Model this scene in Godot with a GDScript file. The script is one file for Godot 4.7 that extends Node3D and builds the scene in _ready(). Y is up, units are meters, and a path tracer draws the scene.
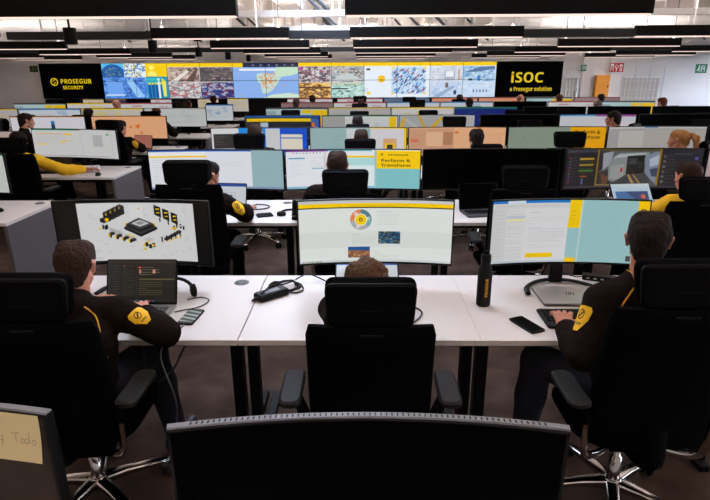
extends Node3D
# A control room: rows of white desks with wide monitors and black chairs, facing a video wall.

const EYE := Vector3(0, 1.84, 0)
const DESK := 0.74
const ROW := 1.95
var used := {}
var M := {}
var C := {}
var rng := RandomNumberGenerator.new()

# ------------------------------------------------------------------ names and metas
func numbered(n: String) -> String:
	if not used.has(n):
		used[n] = 0
		return n
	used[n] += 1
	return "%s_%03d" % [n, used[n]]

func tag(o, label := "", category := "", group := "", kind := ""):
	if label: o.set_meta("label", label)
	if category: o.set_meta("category", category)
	if group: o.set_meta("group", group)
	if kind: o.set_meta("kind", kind)
	return o

func thing(called: String, label: String, category: String, at := Vector3.ZERO, turn := 0.0, group := ""):
	var o := Node3D.new()
	o.name = numbered(called)
	add_child(o)
	o.position = at
	o.rotation.y = turn
	return tag(o, label, category, group)

func put_mesh(called: String, mesh: Mesh, m, parent = null, at := Transform3D()):
	var o := MeshInstance3D.new()
	o.mesh = mesh
	if m != null:
		o.material_override = m
	o.name = numbered(called) if parent == null else called
	(self if parent == null else parent).add_child(o, true)
	o.transform = at
	return o

func obj(called: String, st: SurfaceTool, m, parent = null, at := Transform3D()):
	st.generate_normals()
	return put_mesh(called, st.commit(), m, parent, at)

func struct(called: String, st: SurfaceTool, m, parent = null):
	var o = obj(called, st, m, parent)
	return tag(o, "", "", "", "structure")

func done(st: SurfaceTool) -> ArrayMesh:
	st.generate_normals()
	return st.commit()

func dup(root, at: Vector3, turn: float, label: String, group := ""):
	var r = root.duplicate()
	r.name = numbered(String(root.get_meta("base_name")))
	add_child(r)
	r.position = at
	r.rotation.y = turn
	r.set_meta("label", label)
	if group: r.set_meta("group", group)
	return r

# ------------------------------------------------------------------ materials
func mat(key: String, col: Color, rough := 0.6, metal := 0.0, spec := 0.5) -> StandardMaterial3D:
	if M.has(key): return M[key]
	var m := StandardMaterial3D.new()
	m.resource_name = key
	m.albedo_color = col
	m.roughness = rough
	m.metallic = metal
	m.metallic_specular = spec
	M[key] = m
	return m

func glow(key: String, col: Color, e: float) -> StandardMaterial3D:
	var m := mat(key, Color(0.02, 0.02, 0.02), 0.5)
	m.emission_enabled = true
	m.emission = col
	m.emission_energy_multiplier = e
	return m

func noise_tex(size: int, freq: float, seed_: int, ramp: Array, normal := false, bump := 4.0) -> Texture2D:
	var n := FastNoiseLite.new()
	n.seed = seed_
	n.frequency = freq
	n.fractal_octaves = 4
	var im := n.get_seamless_image(size, size)
	if normal:
		im.convert(Image.FORMAT_RGBA8)
		im.bump_map_to_normal_map(bump)
		return ImageTexture.create_from_image(im)
	var out := Image.create(size, size, false, Image.FORMAT_RGB8)
	for y in size:
		for x in size:
			var v := im.get_pixel(x, y).r
			out.set_pixel(x, y, (ramp[0] as Color).lerp(ramp[1], v))
	return ImageTexture.create_from_image(out)

func triplanar(m: StandardMaterial3D, s: float) -> void:
	m.uv1_triplanar = true
	m.uv1_world_triplanar = true
	m.uv1_scale = Vector3(s, s, s)

func materials() -> void:
	mat("desk_white", Color(0.87, 0.84, 0.82), 0.42)
	mat("desk_edge", Color(0.80, 0.77, 0.75), 0.5)
	mat("steel_black", Color(0.045, 0.045, 0.048), 0.5, 0.0, 0.25)
	mat("panel_grey", Color(0.34, 0.33, 0.34), 0.6)
	mat("plastic_black", Color(0.045, 0.045, 0.048), 0.5, 0.0, 0.28)
	mat("plastic_matte", Color(0.05, 0.05, 0.052), 0.65, 0.0, 0.3)
	mat("plastic_grey", Color(0.42, 0.43, 0.46), 0.5)
	mat("rubber", Color(0.05, 0.05, 0.05), 0.7)
	mat("chair_plastic", Color(0.035, 0.035, 0.037), 0.55, 0.0, 0.14)
	mat("screen_off", Color(0.012, 0.012, 0.013), 0.5, 0.0, 0.08)
	mat("screen_matte", Color(0.20, 0.165, 0.15), 0.5, 0.0, 0.3)
	mat("chrome", Color(0.78, 0.76, 0.75), 0.12, 1.0)
	mat("silver", Color(0.70, 0.69, 0.68), 0.35, 0.55)
	mat("silver_dark", Color(0.33, 0.33, 0.34), 0.4, 0.4)
	mat("paper", Color(0.93, 0.86, 0.62), 0.8)
	mat("white_plastic", Color(0.86, 0.86, 0.87), 0.45)
	mat("yellow_cloth", Color(0.93, 0.72, 0.02), 0.8)
	mat("yellow_paint", Color(0.90, 0.58, 0.06), 0.5)
	mat("yellow_trim", Color(0.92, 0.66, 0.03), 0.6)
	mat("navy_cloth", Color(0.05, 0.06, 0.12), 0.9)
	mat("trouser", Color(0.035, 0.038, 0.05), 0.92, 0.0, 0.15)
	mat("shoe", Color(0.05, 0.045, 0.045), 0.5)
	mat("sole", Color(0.55, 0.5, 0.46), 0.7)
	mat("eye_white", Color(0.85, 0.83, 0.8), 0.25)
	mat("ink", Color(0.05, 0.05, 0.05), 0.7)
	mat("white_ink", Color(0.92, 0.93, 0.92), 0.6)
	var ch := mat("chair_cloth", Color(0.03, 0.03, 0.032), 0.9, 0.0, 0.12)
	ch.normal_enabled = true
	ch.normal_texture = noise_tex(128, 0.2, 5, [], true, 3.0)
	ch.normal_scale = 0.4
	triplanar(ch, 7.0)
	var jk := mat("jacket_cloth", Color(0.115, 0.085, 0.075), 0.92, 0.0, 0.15)
	jk.normal_enabled = true
	jk.normal_texture = noise_tex(256, 0.02, 11, [], true, 6.0)
	jk.normal_scale = 0.8
	triplanar(jk, 3.0)
	for p in [["skin_fair", Color(0.80, 0.55, 0.45)], ["skin_tan", Color(0.70, 0.45, 0.34)]]:
		var s := mat(p[0], p[1], 0.55)
		s.subsurf_scatter_enabled = true
		s.subsurf_scatter_strength = 0.12
	for h in [["hair_dark", Color(0.19, 0.125, 0.095)], ["hair_black", Color(0.115, 0.08, 0.07)], ["hair_brown", Color(0.33, 0.235, 0.165)], ["hair_blonde", Color(0.70, 0.50, 0.30)], ["hair_grey", Color(0.42, 0.39, 0.37)], ["hair_red", Color(0.36, 0.19, 0.11)]]:
		var hm := mat(h[0], h[1], 0.72, 0.0, 0.25)
		hm.normal_enabled = true
		if not C.has("hair_n"):
			C["hair_n"] = noise_tex(128, 0.09, 21, [], true, 8.0)
			C["hair_t"] = noise_tex(128, 0.07, 33, [Color(0.55, 0.53, 0.52), Color(1.0, 1.0, 1.0)])
		hm.albedo_texture = C["hair_t"]
		hm.albedo_color = (h[1] as Color).lightened(0.03) * 1.25
		hm.normal_texture = C["hair_n"]
		hm.normal_scale = 0.7
		hm.uv1_triplanar = true
		hm.uv1_scale = Vector3(22, 7, 22)
	var fl := mat("floor_stone", Color(1, 1, 1), 0.8, 0.0, 0.15)
	fl.albedo_texture = noise_tex(512, 0.012, 3, [Color(0.215, 0.17, 0.148), Color(0.35, 0.28, 0.245)])
	triplanar(fl, 0.45)
	var wl := mat("wall_paint", Color(1, 1, 1), 0.85)
	wl.albedo_texture = noise_tex(256, 0.01, 8, [Color(0.85, 0.84, 0.84), Color(0.90, 0.89, 0.89)])
	triplanar(wl, 0.3)
	mat("ceiling_paint", Color(0.84, 0.83, 0.82), 0.85)
	mat("soffit_paint", Color(0.74, 0.71, 0.69), 0.85)
	mat("truss_white", Color(0.85, 0.85, 0.85), 0.5)
	mat("tray_grey", Color(0.13, 0.14, 0.16), 0.5)
	mat("strut_grey", Color(0.24, 0.26, 0.29), 0.5)
	var gl := mat("clear_glass", Color(0.9, 0.95, 1.0, 0.08), 0.03)
	gl.transparency = BaseMaterial3D.TRANSPARENCY_ALPHA
	glow("lamp_glow", Color(1.0, 0.88, 0.83), 1.3)
	glow("sign_yellow", Color(1.0, 0.87, 0.03), 0.75)
	glow("led_dot", Color(0.9, 0.9, 0.9), 0.6)

# ------------------------------------------------------------------ shapes
func S() -> SurfaceTool:
	var st := SurfaceTool.new()
	st.begin(Mesh.PRIMITIVE_TRIANGLES)
	st.set_smooth_group(-1)
	return st

func face(st: SurfaceTool, p: Array, mid: Vector3) -> void:
	# a convex polygon of a convex solid round mid, turned outwards
	var n: Vector3 = (p[1] - p[0]).cross(p[2] - p[0])
	var cc := Vector3.ZERO
	for q in p: cc += q
	cc /= p.size()
	var out := n.dot(cc - mid) > 0.0
	for i in range(1, p.size() - 1):
		if out:
			st.add_vertex(p[0]); st.add_vertex(p[i + 1]); st.add_vertex(p[i])
		else:
			st.add_vertex(p[0]); st.add_vertex(p[i]); st.add_vertex(p[i + 1])

func box(st: SurfaceTool, c: Vector3, s: Vector3, b := 0.0, xf := Transform3D()) -> void:
	st.set_smooth_group(-1)
	var h := s * 0.5
	var mid := xf * c
	if b <= 0.0:
		for ax in 3:
			for sg in [-1.0, 1.0]:
				var q := []
				for k in [[-1, -1], [1, -1], [1, 1], [-1, 1]]:
					var v := Vector3.ZERO
					v[ax] = sg * h[ax]
					v[(ax + 1) % 3] = k[0] * h[(ax + 1) % 3]
					v[(ax + 2) % 3] = k[1] * h[(ax + 2) % 3]
					q.append(xf * (c + v))
				face(st, q, mid)
		return
	b = minf(b, minf(h.x, minf(h.y, h.z)) * 0.9)
	var pt := func(sx, sy, sz, ax) -> Vector3:
		var v := Vector3(sx * (h.x - b), sy * (h.y - b), sz * (h.z - b))
		v[ax] = [sx, sy, sz][ax] * h[ax]
		return xf * (c + v)
	for ax in 3:
		for sg in [-1, 1]:
			var q := []
			for k in [[-1, -1], [1, -1], [1, 1], [-1, 1]]:
				var t := [0, 0, 0]
				t[ax] = sg; t[(ax + 1) % 3] = k[0]; t[(ax + 2) % 3] = k[1]
				q.append(pt.call(t[0], t[1], t[2], ax))
			face(st, q, mid)
		for k in [[-1, -1], [1, -1], [1, 1], [-1, 1]]:
			var a1 := (ax + 1) % 3
			var a2 := (ax + 2) % 3
			var q2 := []
			for e in [[-1, a1], [-1, a2], [1, a2], [1, a1]]:
				var t := [0, 0, 0]
				t[ax] = e[0]; t[a1] = k[0]; t[a2] = k[1]
				q2.append(pt.call(t[0], t[1], t[2], e[1]))
			face(st, q2, mid)
	for sx in [-1, 1]:
		for sy in [-1, 1]:
			for sz in [-1, 1]:
				face(st, [pt.call(sx, sy, sz, 0), pt.call(sx, sy, sz, 1), pt.call(sx, sy, sz, 2)], mid)

func loft(st: SurfaceTool, rings: Array, smooth := true, caps := true) -> void:
	var n: int = rings[0].size()
	var t: Array = []
	for i in rings.size() - 1:
		for j in n:
			var k := (j + 1) % n
			t.append([rings[i][j], rings[i][k], rings[i + 1][k]])
			t.append([rings[i][j], rings[i + 1][k], rings[i + 1][j]])
	var side := t.size()
	if caps:
		for e in [0, rings.size() - 1]:
			var mid := Vector3.ZERO
			for p in rings[e]: mid += p
			mid /= n
			for j in n:
				var k := (j + 1) % n
				t.append([mid, rings[e][k], rings[e][j]] if e == 0 else [mid, rings[e][j], rings[e][k]])
	var vol := 0.0
	var o: Vector3 = rings[0][0]
	for q in t:
		vol += (q[0] - o).dot((q[1] - o).cross(q[2] - o))
	for i in t.size():
		var q: Array = t[i]
		st.set_smooth_group(0 if smooth and i < side else -1)
		st.add_vertex(q[0])
		if vol > 0:
			st.add_vertex(q[2]); st.add_vertex(q[1])
		else:
			st.add_vertex(q[1]); st.add_vertex(q[2])
	st.set_smooth_group(-1)

func rpoly(corners: Array, r: float, n := 4) -> PackedVector2Array:
	var out := PackedVector2Array()
	var m := corners.size()
	for i in m:
		var p: Vector2 = corners[i]
		var a: Vector2 = corners[(i + m - 1) % m]
		var b: Vector2 = corners[(i + 1) % m]
		var pa := p + (a - p).normalized() * minf(r, p.distance_to(a) * 0.49)
		var pb := p + (b - p).normalized() * minf(r, p.distance_to(b) * 0.49)
		for k in n + 1:
			var t := float(k) / n
			out.append(pa.lerp(p, t).lerp(p.lerp(pb, t), t))
	return out

func rrect(w: float, h: float, r: float, n := 4) -> PackedVector2Array:
	return rpoly([Vector2(-w / 2, -h / 2), Vector2(w / 2, -h / 2), Vector2(w / 2, h / 2), Vector2(-w / 2, h / 2)], r, n)

func slab(st: SurfaceTool, prof: PackedVector2Array, t: float, b: float, xf := Transform3D(), smooth := false) -> void:
	# profile in XY, thickness along Z round 0, edges bevelled by b
	var c := Vector2.ZERO
	var big := 0.0
	for p in prof: c += p
	c /= prof.size()
	for p in prof: big = maxf(big, p.distance_to(c))
	var rings := []
	for s in [[-t / 2, b], [-t / 2 + b, 0.0], [t / 2 - b, 0.0], [t / 2, b]]:
		var ring := PackedVector3Array()
		for p in prof:
			var d := p - c
			var q := c + Vector2(d.x - signf(d.x) * minf(s[1], absf(d.x)), d.y - signf(d.y) * minf(s[1], absf(d.y)))
			ring.append(xf * Vector3(q.x, q.y, s[0]))
		rings.append(ring)
	loft(st, rings, smooth)

func lathe(st: SurfaceTool, prof: Array, seg := 16, xf := Transform3D(), smooth := true) -> void:
	var rings := []
	for p in prof:
		var ring := PackedVector3Array()
		for k in seg:
			var a := TAU * k / seg
			ring.append(xf * Vector3(cos(a) * p.x, p.y, sin(a) * p.x))
		rings.append(ring)
	loft(st, rings, smooth)

func tube(st: SurfaceTool, pts: Array, r0: float, seg := 8, r1 := -1.0, flat := 1.0) -> void:
	if r1 < 0: r1 = r0
	var up := Vector3.UP
	var rings := []
	for i in pts.size():
		var a: Vector3 = pts[maxi(i - 1, 0)]
		var b: Vector3 = pts[mini(i + 1, pts.size() - 1)]
		var d := (b - a).normalized()
		if i == 0:
			up = Vector3.UP if absf(d.y) < 0.9 else Vector3.RIGHT
		up = (up - d * up.dot(d)).normalized()
		var sd := d.cross(up)
		var r := lerpf(r0, r1, float(i) / (pts.size() - 1))
		var ring := PackedVector3Array()
		for k in seg:
			var t := TAU * k / seg
			ring.append(pts[i] + (sd * cos(t) * flat + up * sin(t)) * r)
		rings.append(ring)
	loft(st, rings)

func curve(pts: Array, n := 6) -> Array:
	var out := []
	for i in pts.size() - 1:
		var p0: Vector3 = pts[maxi(i - 1, 0)]
		var p1: Vector3 = pts[i]
		var p2: Vector3 = pts[i + 1]
		var p3: Vector3 = pts[mini(i + 2, pts.size() - 1)]
		for k in n:
			out.append(p1.cubic_interpolate(p2, p0, p3, float(k) / n))
	out.append(pts[-1])
	return out

func T(x: float, y: float, z: float, ry := 0.0, rx := 0.0, rz := 0.0) -> Transform3D:
	return Transform3D(Basis.from_euler(Vector3(rx, ry, rz)), Vector3(x, y, z))

func flat_quad(w: float, h: float, u0 := 0.0, v0 := 0.0, u1 := 1.0, v1 := 1.0) -> ArrayMesh:
	# a sheet facing +Z with texture coordinates, on a thin body of its own
	var st := S()
	var n := Vector3(0, 0, 1)
	for q in [[-1, 1], [1, 1], [1, -1], [-1, 1], [1, -1], [-1, -1]]:
		st.set_normal(n)
		st.set_uv(Vector2(u0 if q[0] < 0 else u1, v0 if q[1] > 0 else v1))
		st.add_vertex(Vector3(q[0] * w / 2, q[1] * h / 2, 0))
	return st.commit()

func lettering(parent, text: String, height: float, width: float, m, at: Transform3D, depth := 0.004, called := "lettering", bold := true):
	# starts at at; height of a capital, width of the widest line
	var tm := TextMesh.new()
	var f := SystemFont.new()
	f.font_names = ["Droid Sans"]
	f.font_weight = 700 if bold else 400
	tm.font = f
	tm.font_size = 48
	tm.pixel_size = height / 34.0
	tm.depth = depth
	tm.curve_step = 1.0
	tm.text = text
	tm.horizontal_alignment = HORIZONTAL_ALIGNMENT_LEFT
	tm.vertical_alignment = VERTICAL_ALIGNMENT_CENTER
	var bb := tm.get_aabb()
	var sx := width / bb.size.x
	return put_mesh(called, tm, m, parent, at * Transform3D(Basis.from_scale(Vector3(sx, 1, 1)), Vector3(-bb.position.x * sx, 0, 0)))

# ------------------------------------------------------------------ bodies: joints with radii, joined smoothly, meshed as surface nets
func field_at(bones: Array, k: float, p: Vector3) -> float:
	var s := 0.0
	for b in bones:
		var a: Vector3 = b[0]
		var ab: Vector3 = b[1] - a
		var l := ab.length_squared()
		var t := clampf((p - a).dot(ab) / l, 0.0, 1.0) if l > 0.0 else 0.0
		s += exp(-(p.distance_to(a + ab * t) - lerpf(b[2], b[3], t)) / k)
	return s

func on_skin(bones: Array, k: float, from: Vector3, dir: Vector3, lift := 0.0) -> Vector3:
	# walks from outside along dir until it meets the surface
	var p := from
	for i in 300:
		if field_at(bones, k, p) >= 1.0: break
		p += dir * 0.003
	return p - dir * lift

func blend(bones: Array, cell: float, k: float, cuts := [], rough := 0.0, rough_freq := 60.0) -> Dictionary:
	var lo := Vector3(1e9, 1e9, 1e9)
	var hi := -lo
	for b in bones:
		var r := maxf(b[2], b[3]) + 3.0 * cell + k
		for e in 2:
			lo = lo.min(b[e] - Vector3(r, r, r))
			hi = hi.max(b[e] + Vector3(r, r, r))
	var nx := int((hi.x - lo.x) / cell) + 2
	var ny := int((hi.y - lo.y) / cell) + 2
	var nz := int((hi.z - lo.z) / cell) + 2
	var f := PackedFloat32Array()
	f.resize(nx * ny * nz)
	var ik := 1.0 / k
	for b in bones:
		var a: Vector3 = b[0]
		var ab: Vector3 = b[1] - a
		var l := ab.length_squared()
		var il := 1.0 / l if l > 0.0 else 0.0
		var ra: float = b[2]
		var rd: float = b[3] - ra
		var reach := maxf(b[2], b[3]) + 2.5 * cell + 1.5 * k
		var l0: Vector3 = (((b[0] as Vector3).min(b[1]) - Vector3(reach, reach, reach)) - lo) / cell
		var h0: Vector3 = (((b[0] as Vector3).max(b[1]) + Vector3(reach, reach, reach)) - lo) / cell
		var limit := 2.5 * cell + 1.5 * k
		for iz in range(maxi(0, int(l0.z)), mini(nz, int(h0.z) + 1)):
			for iy in range(maxi(0, int(l0.y)), mini(ny, int(h0.y) + 1)):
				var row := (iz * ny + iy) * nx
				for ix in range(maxi(0, int(l0.x)), mini(nx, int(h0.x) + 1)):
					var p := lo + Vector3(ix, iy, iz) * cell - a
					var t := clampf(p.dot(ab) * il, 0.0, 1.0)
					var d := (p - ab * t).length() - ra - rd * t
					if d < limit:
						f[row + ix] += exp(maxf(-d, -0.5) * ik) if d > -0.1 else 1e6
	if cuts.size() or rough > 0.0:
		var noise := FastNoiseLite.new()
		noise.seed = 7
		noise.frequency = rough_freq
		noise.fractal_octaves = 2
		for iz in nz:
			for iy in ny:
				for ix in nx:
					var at := (iz * ny + iy) * nx + ix
					if f[at] <= 0.0: continue
					var p := lo + Vector3(ix, iy, iz) * cell
					if rough > 0.0:
						f[at] *= exp(noise.get_noise_3d(p.x, p.y * 0.4, p.z) * rough * ik)
					for c in cuts:
						f[at] = minf(f[at], exp(-((c[0] as Vector3).dot(p) - c[1]) * ik))
	return nets(f, lo, cell, k, nx, ny, nz)

func nets(f: PackedFloat32Array, lo: Vector3, cell: float, k: float, nx: int, ny: int, nz: int) -> Dictionary:
	var verts := PackedVector3Array()
	var idx := PackedInt32Array()
	var at := PackedInt32Array()
	at.resize(nx * ny * nz)
	at.fill(-1)
	var sy := nx
	var sz := nx * ny
	var off := [0, 1, sy, sy + 1, sz, sz + 1, sz + sy, sz + sy + 1]
	var ends := [[0, 1], [2, 3], [4, 5], [6, 7], [0, 2], [1, 3], [4, 6], [5, 7], [0, 4], [1, 5], [2, 6], [3, 7]]
	for iz in nz - 1:
		for iy in ny - 1:
			var row := iz * sz + iy * sy
			for ix in nx - 1:
				var c := row + ix
				var n := 0
				if f[c] >= 1.0: n += 1
				if f[c + 1] >= 1.0: n += 1
				if f[c + sy] >= 1.0: n += 1
				if f[c + sy + 1] >= 1.0: n += 1
				if f[c + sz] >= 1.0: n += 1
				if f[c + sz + 1] >= 1.0: n += 1
				if f[c + sz + sy] >= 1.0: n += 1
				if f[c + sz + sy + 1] >= 1.0: n += 1
				if n == 0 or n == 8: continue
				var sum := Vector3.ZERO
				var cnt := 0
				for e in ends:
					var va := f[c + off[e[0]]]
					var vb := f[c + off[e[1]]]
					if (va >= 1.0) == (vb >= 1.0): continue
					var ga := -k * log(clampf(va, 1e-3, 1e3))
					var gb := -k * log(clampf(vb, 1e-3, 1e3))
					var t := ga / (ga - gb)
					var i0: int = e[0]
					var i1: int = e[1]
					sum += Vector3(i0 & 1, (i0 >> 1) & 1, i0 >> 2).lerp(Vector3(i1 & 1, (i1 >> 1) & 1, i1 >> 2), t)
					cnt += 1
				at[c] = verts.size()
				verts.append(lo + (Vector3(ix, iy, iz) + sum / cnt) * cell)
	for iz in range(1, nz - 1):
		for iy in range(1, ny - 1):
			var row := iz * sz + iy * sy
			for ix in range(1, nx - 1):
				var c := row + ix
				if at[c] < 0 and at[c - 1] < 0 and at[c - sy] < 0 and at[c - sz] < 0 and at[c - sy - 1] < 0 and at[c - sz - 1] < 0 and at[c - sz - sy] < 0: continue
				var ins := f[c] >= 1.0
				for ax in 3:
					var st: int = [1, sy, sz][ax]
					if (f[c + st] >= 1.0) == ins: continue
					var u: int = [sy, sz, 1][ax]
					var v: int = [sz, 1, sy][ax]
					var q := [at[c], at[c - u], at[c - u - v], at[c - v]]
					if q.has(-1): continue
					if ins:
						idx.append_array(PackedInt32Array([q[0], q[2], q[1], q[0], q[3], q[2]]))
					else:
						idx.append_array(PackedInt32Array([q[0], q[1], q[2], q[0], q[2], q[3]]))
	var nor := PackedVector3Array()
	nor.resize(verts.size())
	for i in range(0, idx.size(), 3):
		var a := verts[idx[i]]
		var nn := (verts[idx[i + 2]] - a).cross(verts[idx[i + 1]] - a)
		for j in 3:
			nor[idx[i + j]] += nn
	for i in nor.size():
		nor[i] = nor[i].normalized()
	return {"v": verts, "n": nor, "i": idx}

func merged(list: Array) -> ArrayMesh:
	# [mesh dictionary, transform] pairs joined into one surface
	var v := PackedVector3Array()
	var n := PackedVector3Array()
	var idx := PackedInt32Array()
	for e in list:
		var base := v.size()
		var xf: Transform3D = e[1]
		var flip := xf.basis.determinant() < 0.0
		for p in e[0].v: v.append(xf * p)
		for p in e[0].n: n.append((xf.basis * p).normalized())
		var src: PackedInt32Array = e[0].i
		for i in range(0, src.size(), 3):
			idx.append(base + src[i])
			idx.append(base + src[i + (2 if flip else 1)])
			idx.append(base + src[i + (1 if flip else 2)])
	var a := []
	a.resize(Mesh.ARRAY_MAX)
	a[Mesh.ARRAY_VERTEX] = v
	a[Mesh.ARRAY_NORMAL] = n
	a[Mesh.ARRAY_INDEX] = idx
	var m := ArrayMesh.new()
	m.add_surface_from_arrays(Mesh.PRIMITIVE_TRIANGLES, a)
	return m

func head_mesh() -> Dictionary:
	if not C.has("head"):
		var V := func(x, y, z): return Vector3(x, y, z)
		var b := [
			[Vector3(0, 0.03, 0.03), Vector3(0, 0.035, -0.02), 0.0755, 0.071],
			[Vector3(0, -0.02, -0.045), Vector3(0, -0.045, -0.05), 0.05, 0.044],
			[Vector3(0, -0.088, -0.068), Vector3(0, -0.092, -0.07), 0.018, 0.016],
			[Vector3(0, 0.012, -0.092), Vector3(0, -0.03, -0.108), 0.006, 0.010],
			[Vector3(-0.034, 0.022, -0.078), Vector3(0.034, 0.022, -0.078), 0.010, 0.010],
			[Vector3(-0.018, -0.06, -0.086), Vector3(0.018, -0.06, -0.086), 0.006, 0.006],
			[Vector3(-0.017, -0.07, -0.084), Vector3(0.017, -0.07, -0.084), 0.007, 0.007],
			[Vector3(0, -0.04, 0.028), Vector3(0, -0.14, 0.04), 0.056, 0.059],
		]
		for s in [-1.0, 1.0]:
			b.append([Vector3(s * 0.046, -0.052, -0.012), Vector3(s * 0.016, -0.09, -0.062), 0.017, 0.014])
			b.append([Vector3(s * 0.04, -0.025, -0.068), Vector3(s * 0.045, -0.03, -0.05), 0.014, 0.014])
			b.append([Vector3(s * 0.011, -0.034, -0.098), Vector3(s * 0.012, -0.034, -0.094), 0.006, 0.006])
			b.append([Vector3(s * 0.0785, 0.020, 0.018), Vector3(s * 0.074, -0.020, 0.004), 0.0085, 0.007])
			b.append([Vector3(s * 0.079, 0.018, 0.002), Vector3(s * 0.080, 0.022, 0.020), 0.006, 0.006])
		C["head"] = blend(b, 0.0045, 0.005)
	return C["head"]

func hand_mesh() -> Dictionary:
	# a right hand, palm down, fingers towards -Z and a little curled
	if not C.has("hand"):
		var b := []
		var xs := [-0.027, -0.009, 0.009, 0.026]
		var ln := [0.072, 0.080, 0.074, 0.058]
		for i in 4:
			var m0 := Vector3(xs[i] * 0.55, 0, -0.012)
			var m1 := Vector3(xs[i], 0.004, -0.085 + absf(i - 1) * 0.004)
			b.append([m0, m1, 0.0135, 0.0105])
			var spread: float = (i - 1.4) * 0.17
			var p := m1
			for j in 3:
				var pitch: float = [0.10, 0.50, 0.85][j]
				var l: float = ln[i] * [0.46, 0.31, 0.23][j]
				var q := p + Vector3(sin(spread) * cos(pitch), -sin(pitch), -cos(spread) * cos(pitch)) * l
				b.append([p, q, 0.0088 - j * 0.0008, 0.0080 - j * 0.0008])
				p = q
		b.append([Vector3(-0.012, -0.004, -0.018), Vector3(-0.042, -0.010, -0.050), 0.015, 0.0115])
		b.append([Vector3(-0.042, -0.010, -0.050), Vector3(-0.056, -0.016, -0.078), 0.0105, 0.0092])
		b.append([Vector3(-0.056, -0.016, -0.078), Vector3(-0.058, -0.021, -0.100), 0.0088, 0.0075])
		b.append([Vector3(0, 0, 0.03), Vector3(0, 0, -0.02), 0.024, 0.021])
		C["hand"] = blend(b, 0.0034, 0.0028)
	return C["hand"]

func hair_mesh(kind: String) -> ArrayMesh:
	var key := "hair_" + kind
	if C.has(key): return C[key]
	var b := [[Vector3(0, 0.036, 0.032), Vector3(0, 0.042, -0.02), 0.080, 0.074]]
	var n := Vector3(0, -0.74, -0.67).normalized()
	var cuts := [[n, n.dot(Vector3(0, 0.07, -0.085))]]
	var rough := 0.004
	var rf := 60.0
	match kind:
		"short":
			for s in [-1.0, 1.0]:
				b.append([Vector3(s * 0.028, 0.072, -0.035), Vector3(s * 0.028, 0.082, 0.02), 0.040, 0.042])
				b.append([Vector3(s * 0.020, -0.020, 0.058), Vector3(s * 0.016, -0.055, 0.060), 0.044, 0.036])
			rough = 0.005
		"cropped":
			b = [[Vector3(0, 0.034, 0.030), Vector3(0, 0.040, -0.02), 0.0805, 0.0740], [Vector3(0, -0.035, 0.048), Vector3(0, -0.055, 0.050), 0.050, 0.045]]
			rough = 0.002
		"long":
			b.append([Vector3(0, 0.02, 0.04), Vector3(0, -0.10, 0.07), 0.080, 0.06])
			for s in [-1.0, 1.0]:
				b.append([Vector3(s * 0.05, 0.06, 0.0), Vector3(s * 0.075, -0.10, 0.03), 0.05, 0.04])
				b.append([Vector3(s * 0.07, 0.0, 0.03), Vector3(s * 0.06, -0.13, 0.07), 0.035, 0.022])
			b.append([Vector3(0.0, 0.10, 0.02), Vector3(0.04, 0.085, 0.06), 0.035, 0.03])
			cuts = [[Vector3(0, -0.35, -0.94).normalized(), Vector3(0, -0.35, -0.94).normalized().dot(Vector3(0, 0.07, -0.075))]]
			rough = 0.010
			rf = 45.0
		"tail":
			b.append([Vector3(0, 0.03, 0.06), Vector3(0, -0.02, 0.06), 0.06, 0.05])
			b.append([Vector3(0, 0.055, 0.11), Vector3(0, 0.06, 0.135), 0.022, 0.02])
			b.append([Vector3(0, 0.06, 0.135), Vector3(0.0, 0.02, 0.175), 0.022, 0.034])
			b.append([Vector3(0, 0.02, 0.175), Vector3(0.0, -0.09, 0.185), 0.034, 0.028])
			b.append([Vector3(0, -0.09, 0.185), Vector3(0.01, -0.15, 0.175), 0.028, 0.008])
			rough = 0.006
	var d := blend(b, 0.0055, 0.006, cuts, rough, rf)
	C[key] = merged([[d, Transform3D()]])
	return C[key]

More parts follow.
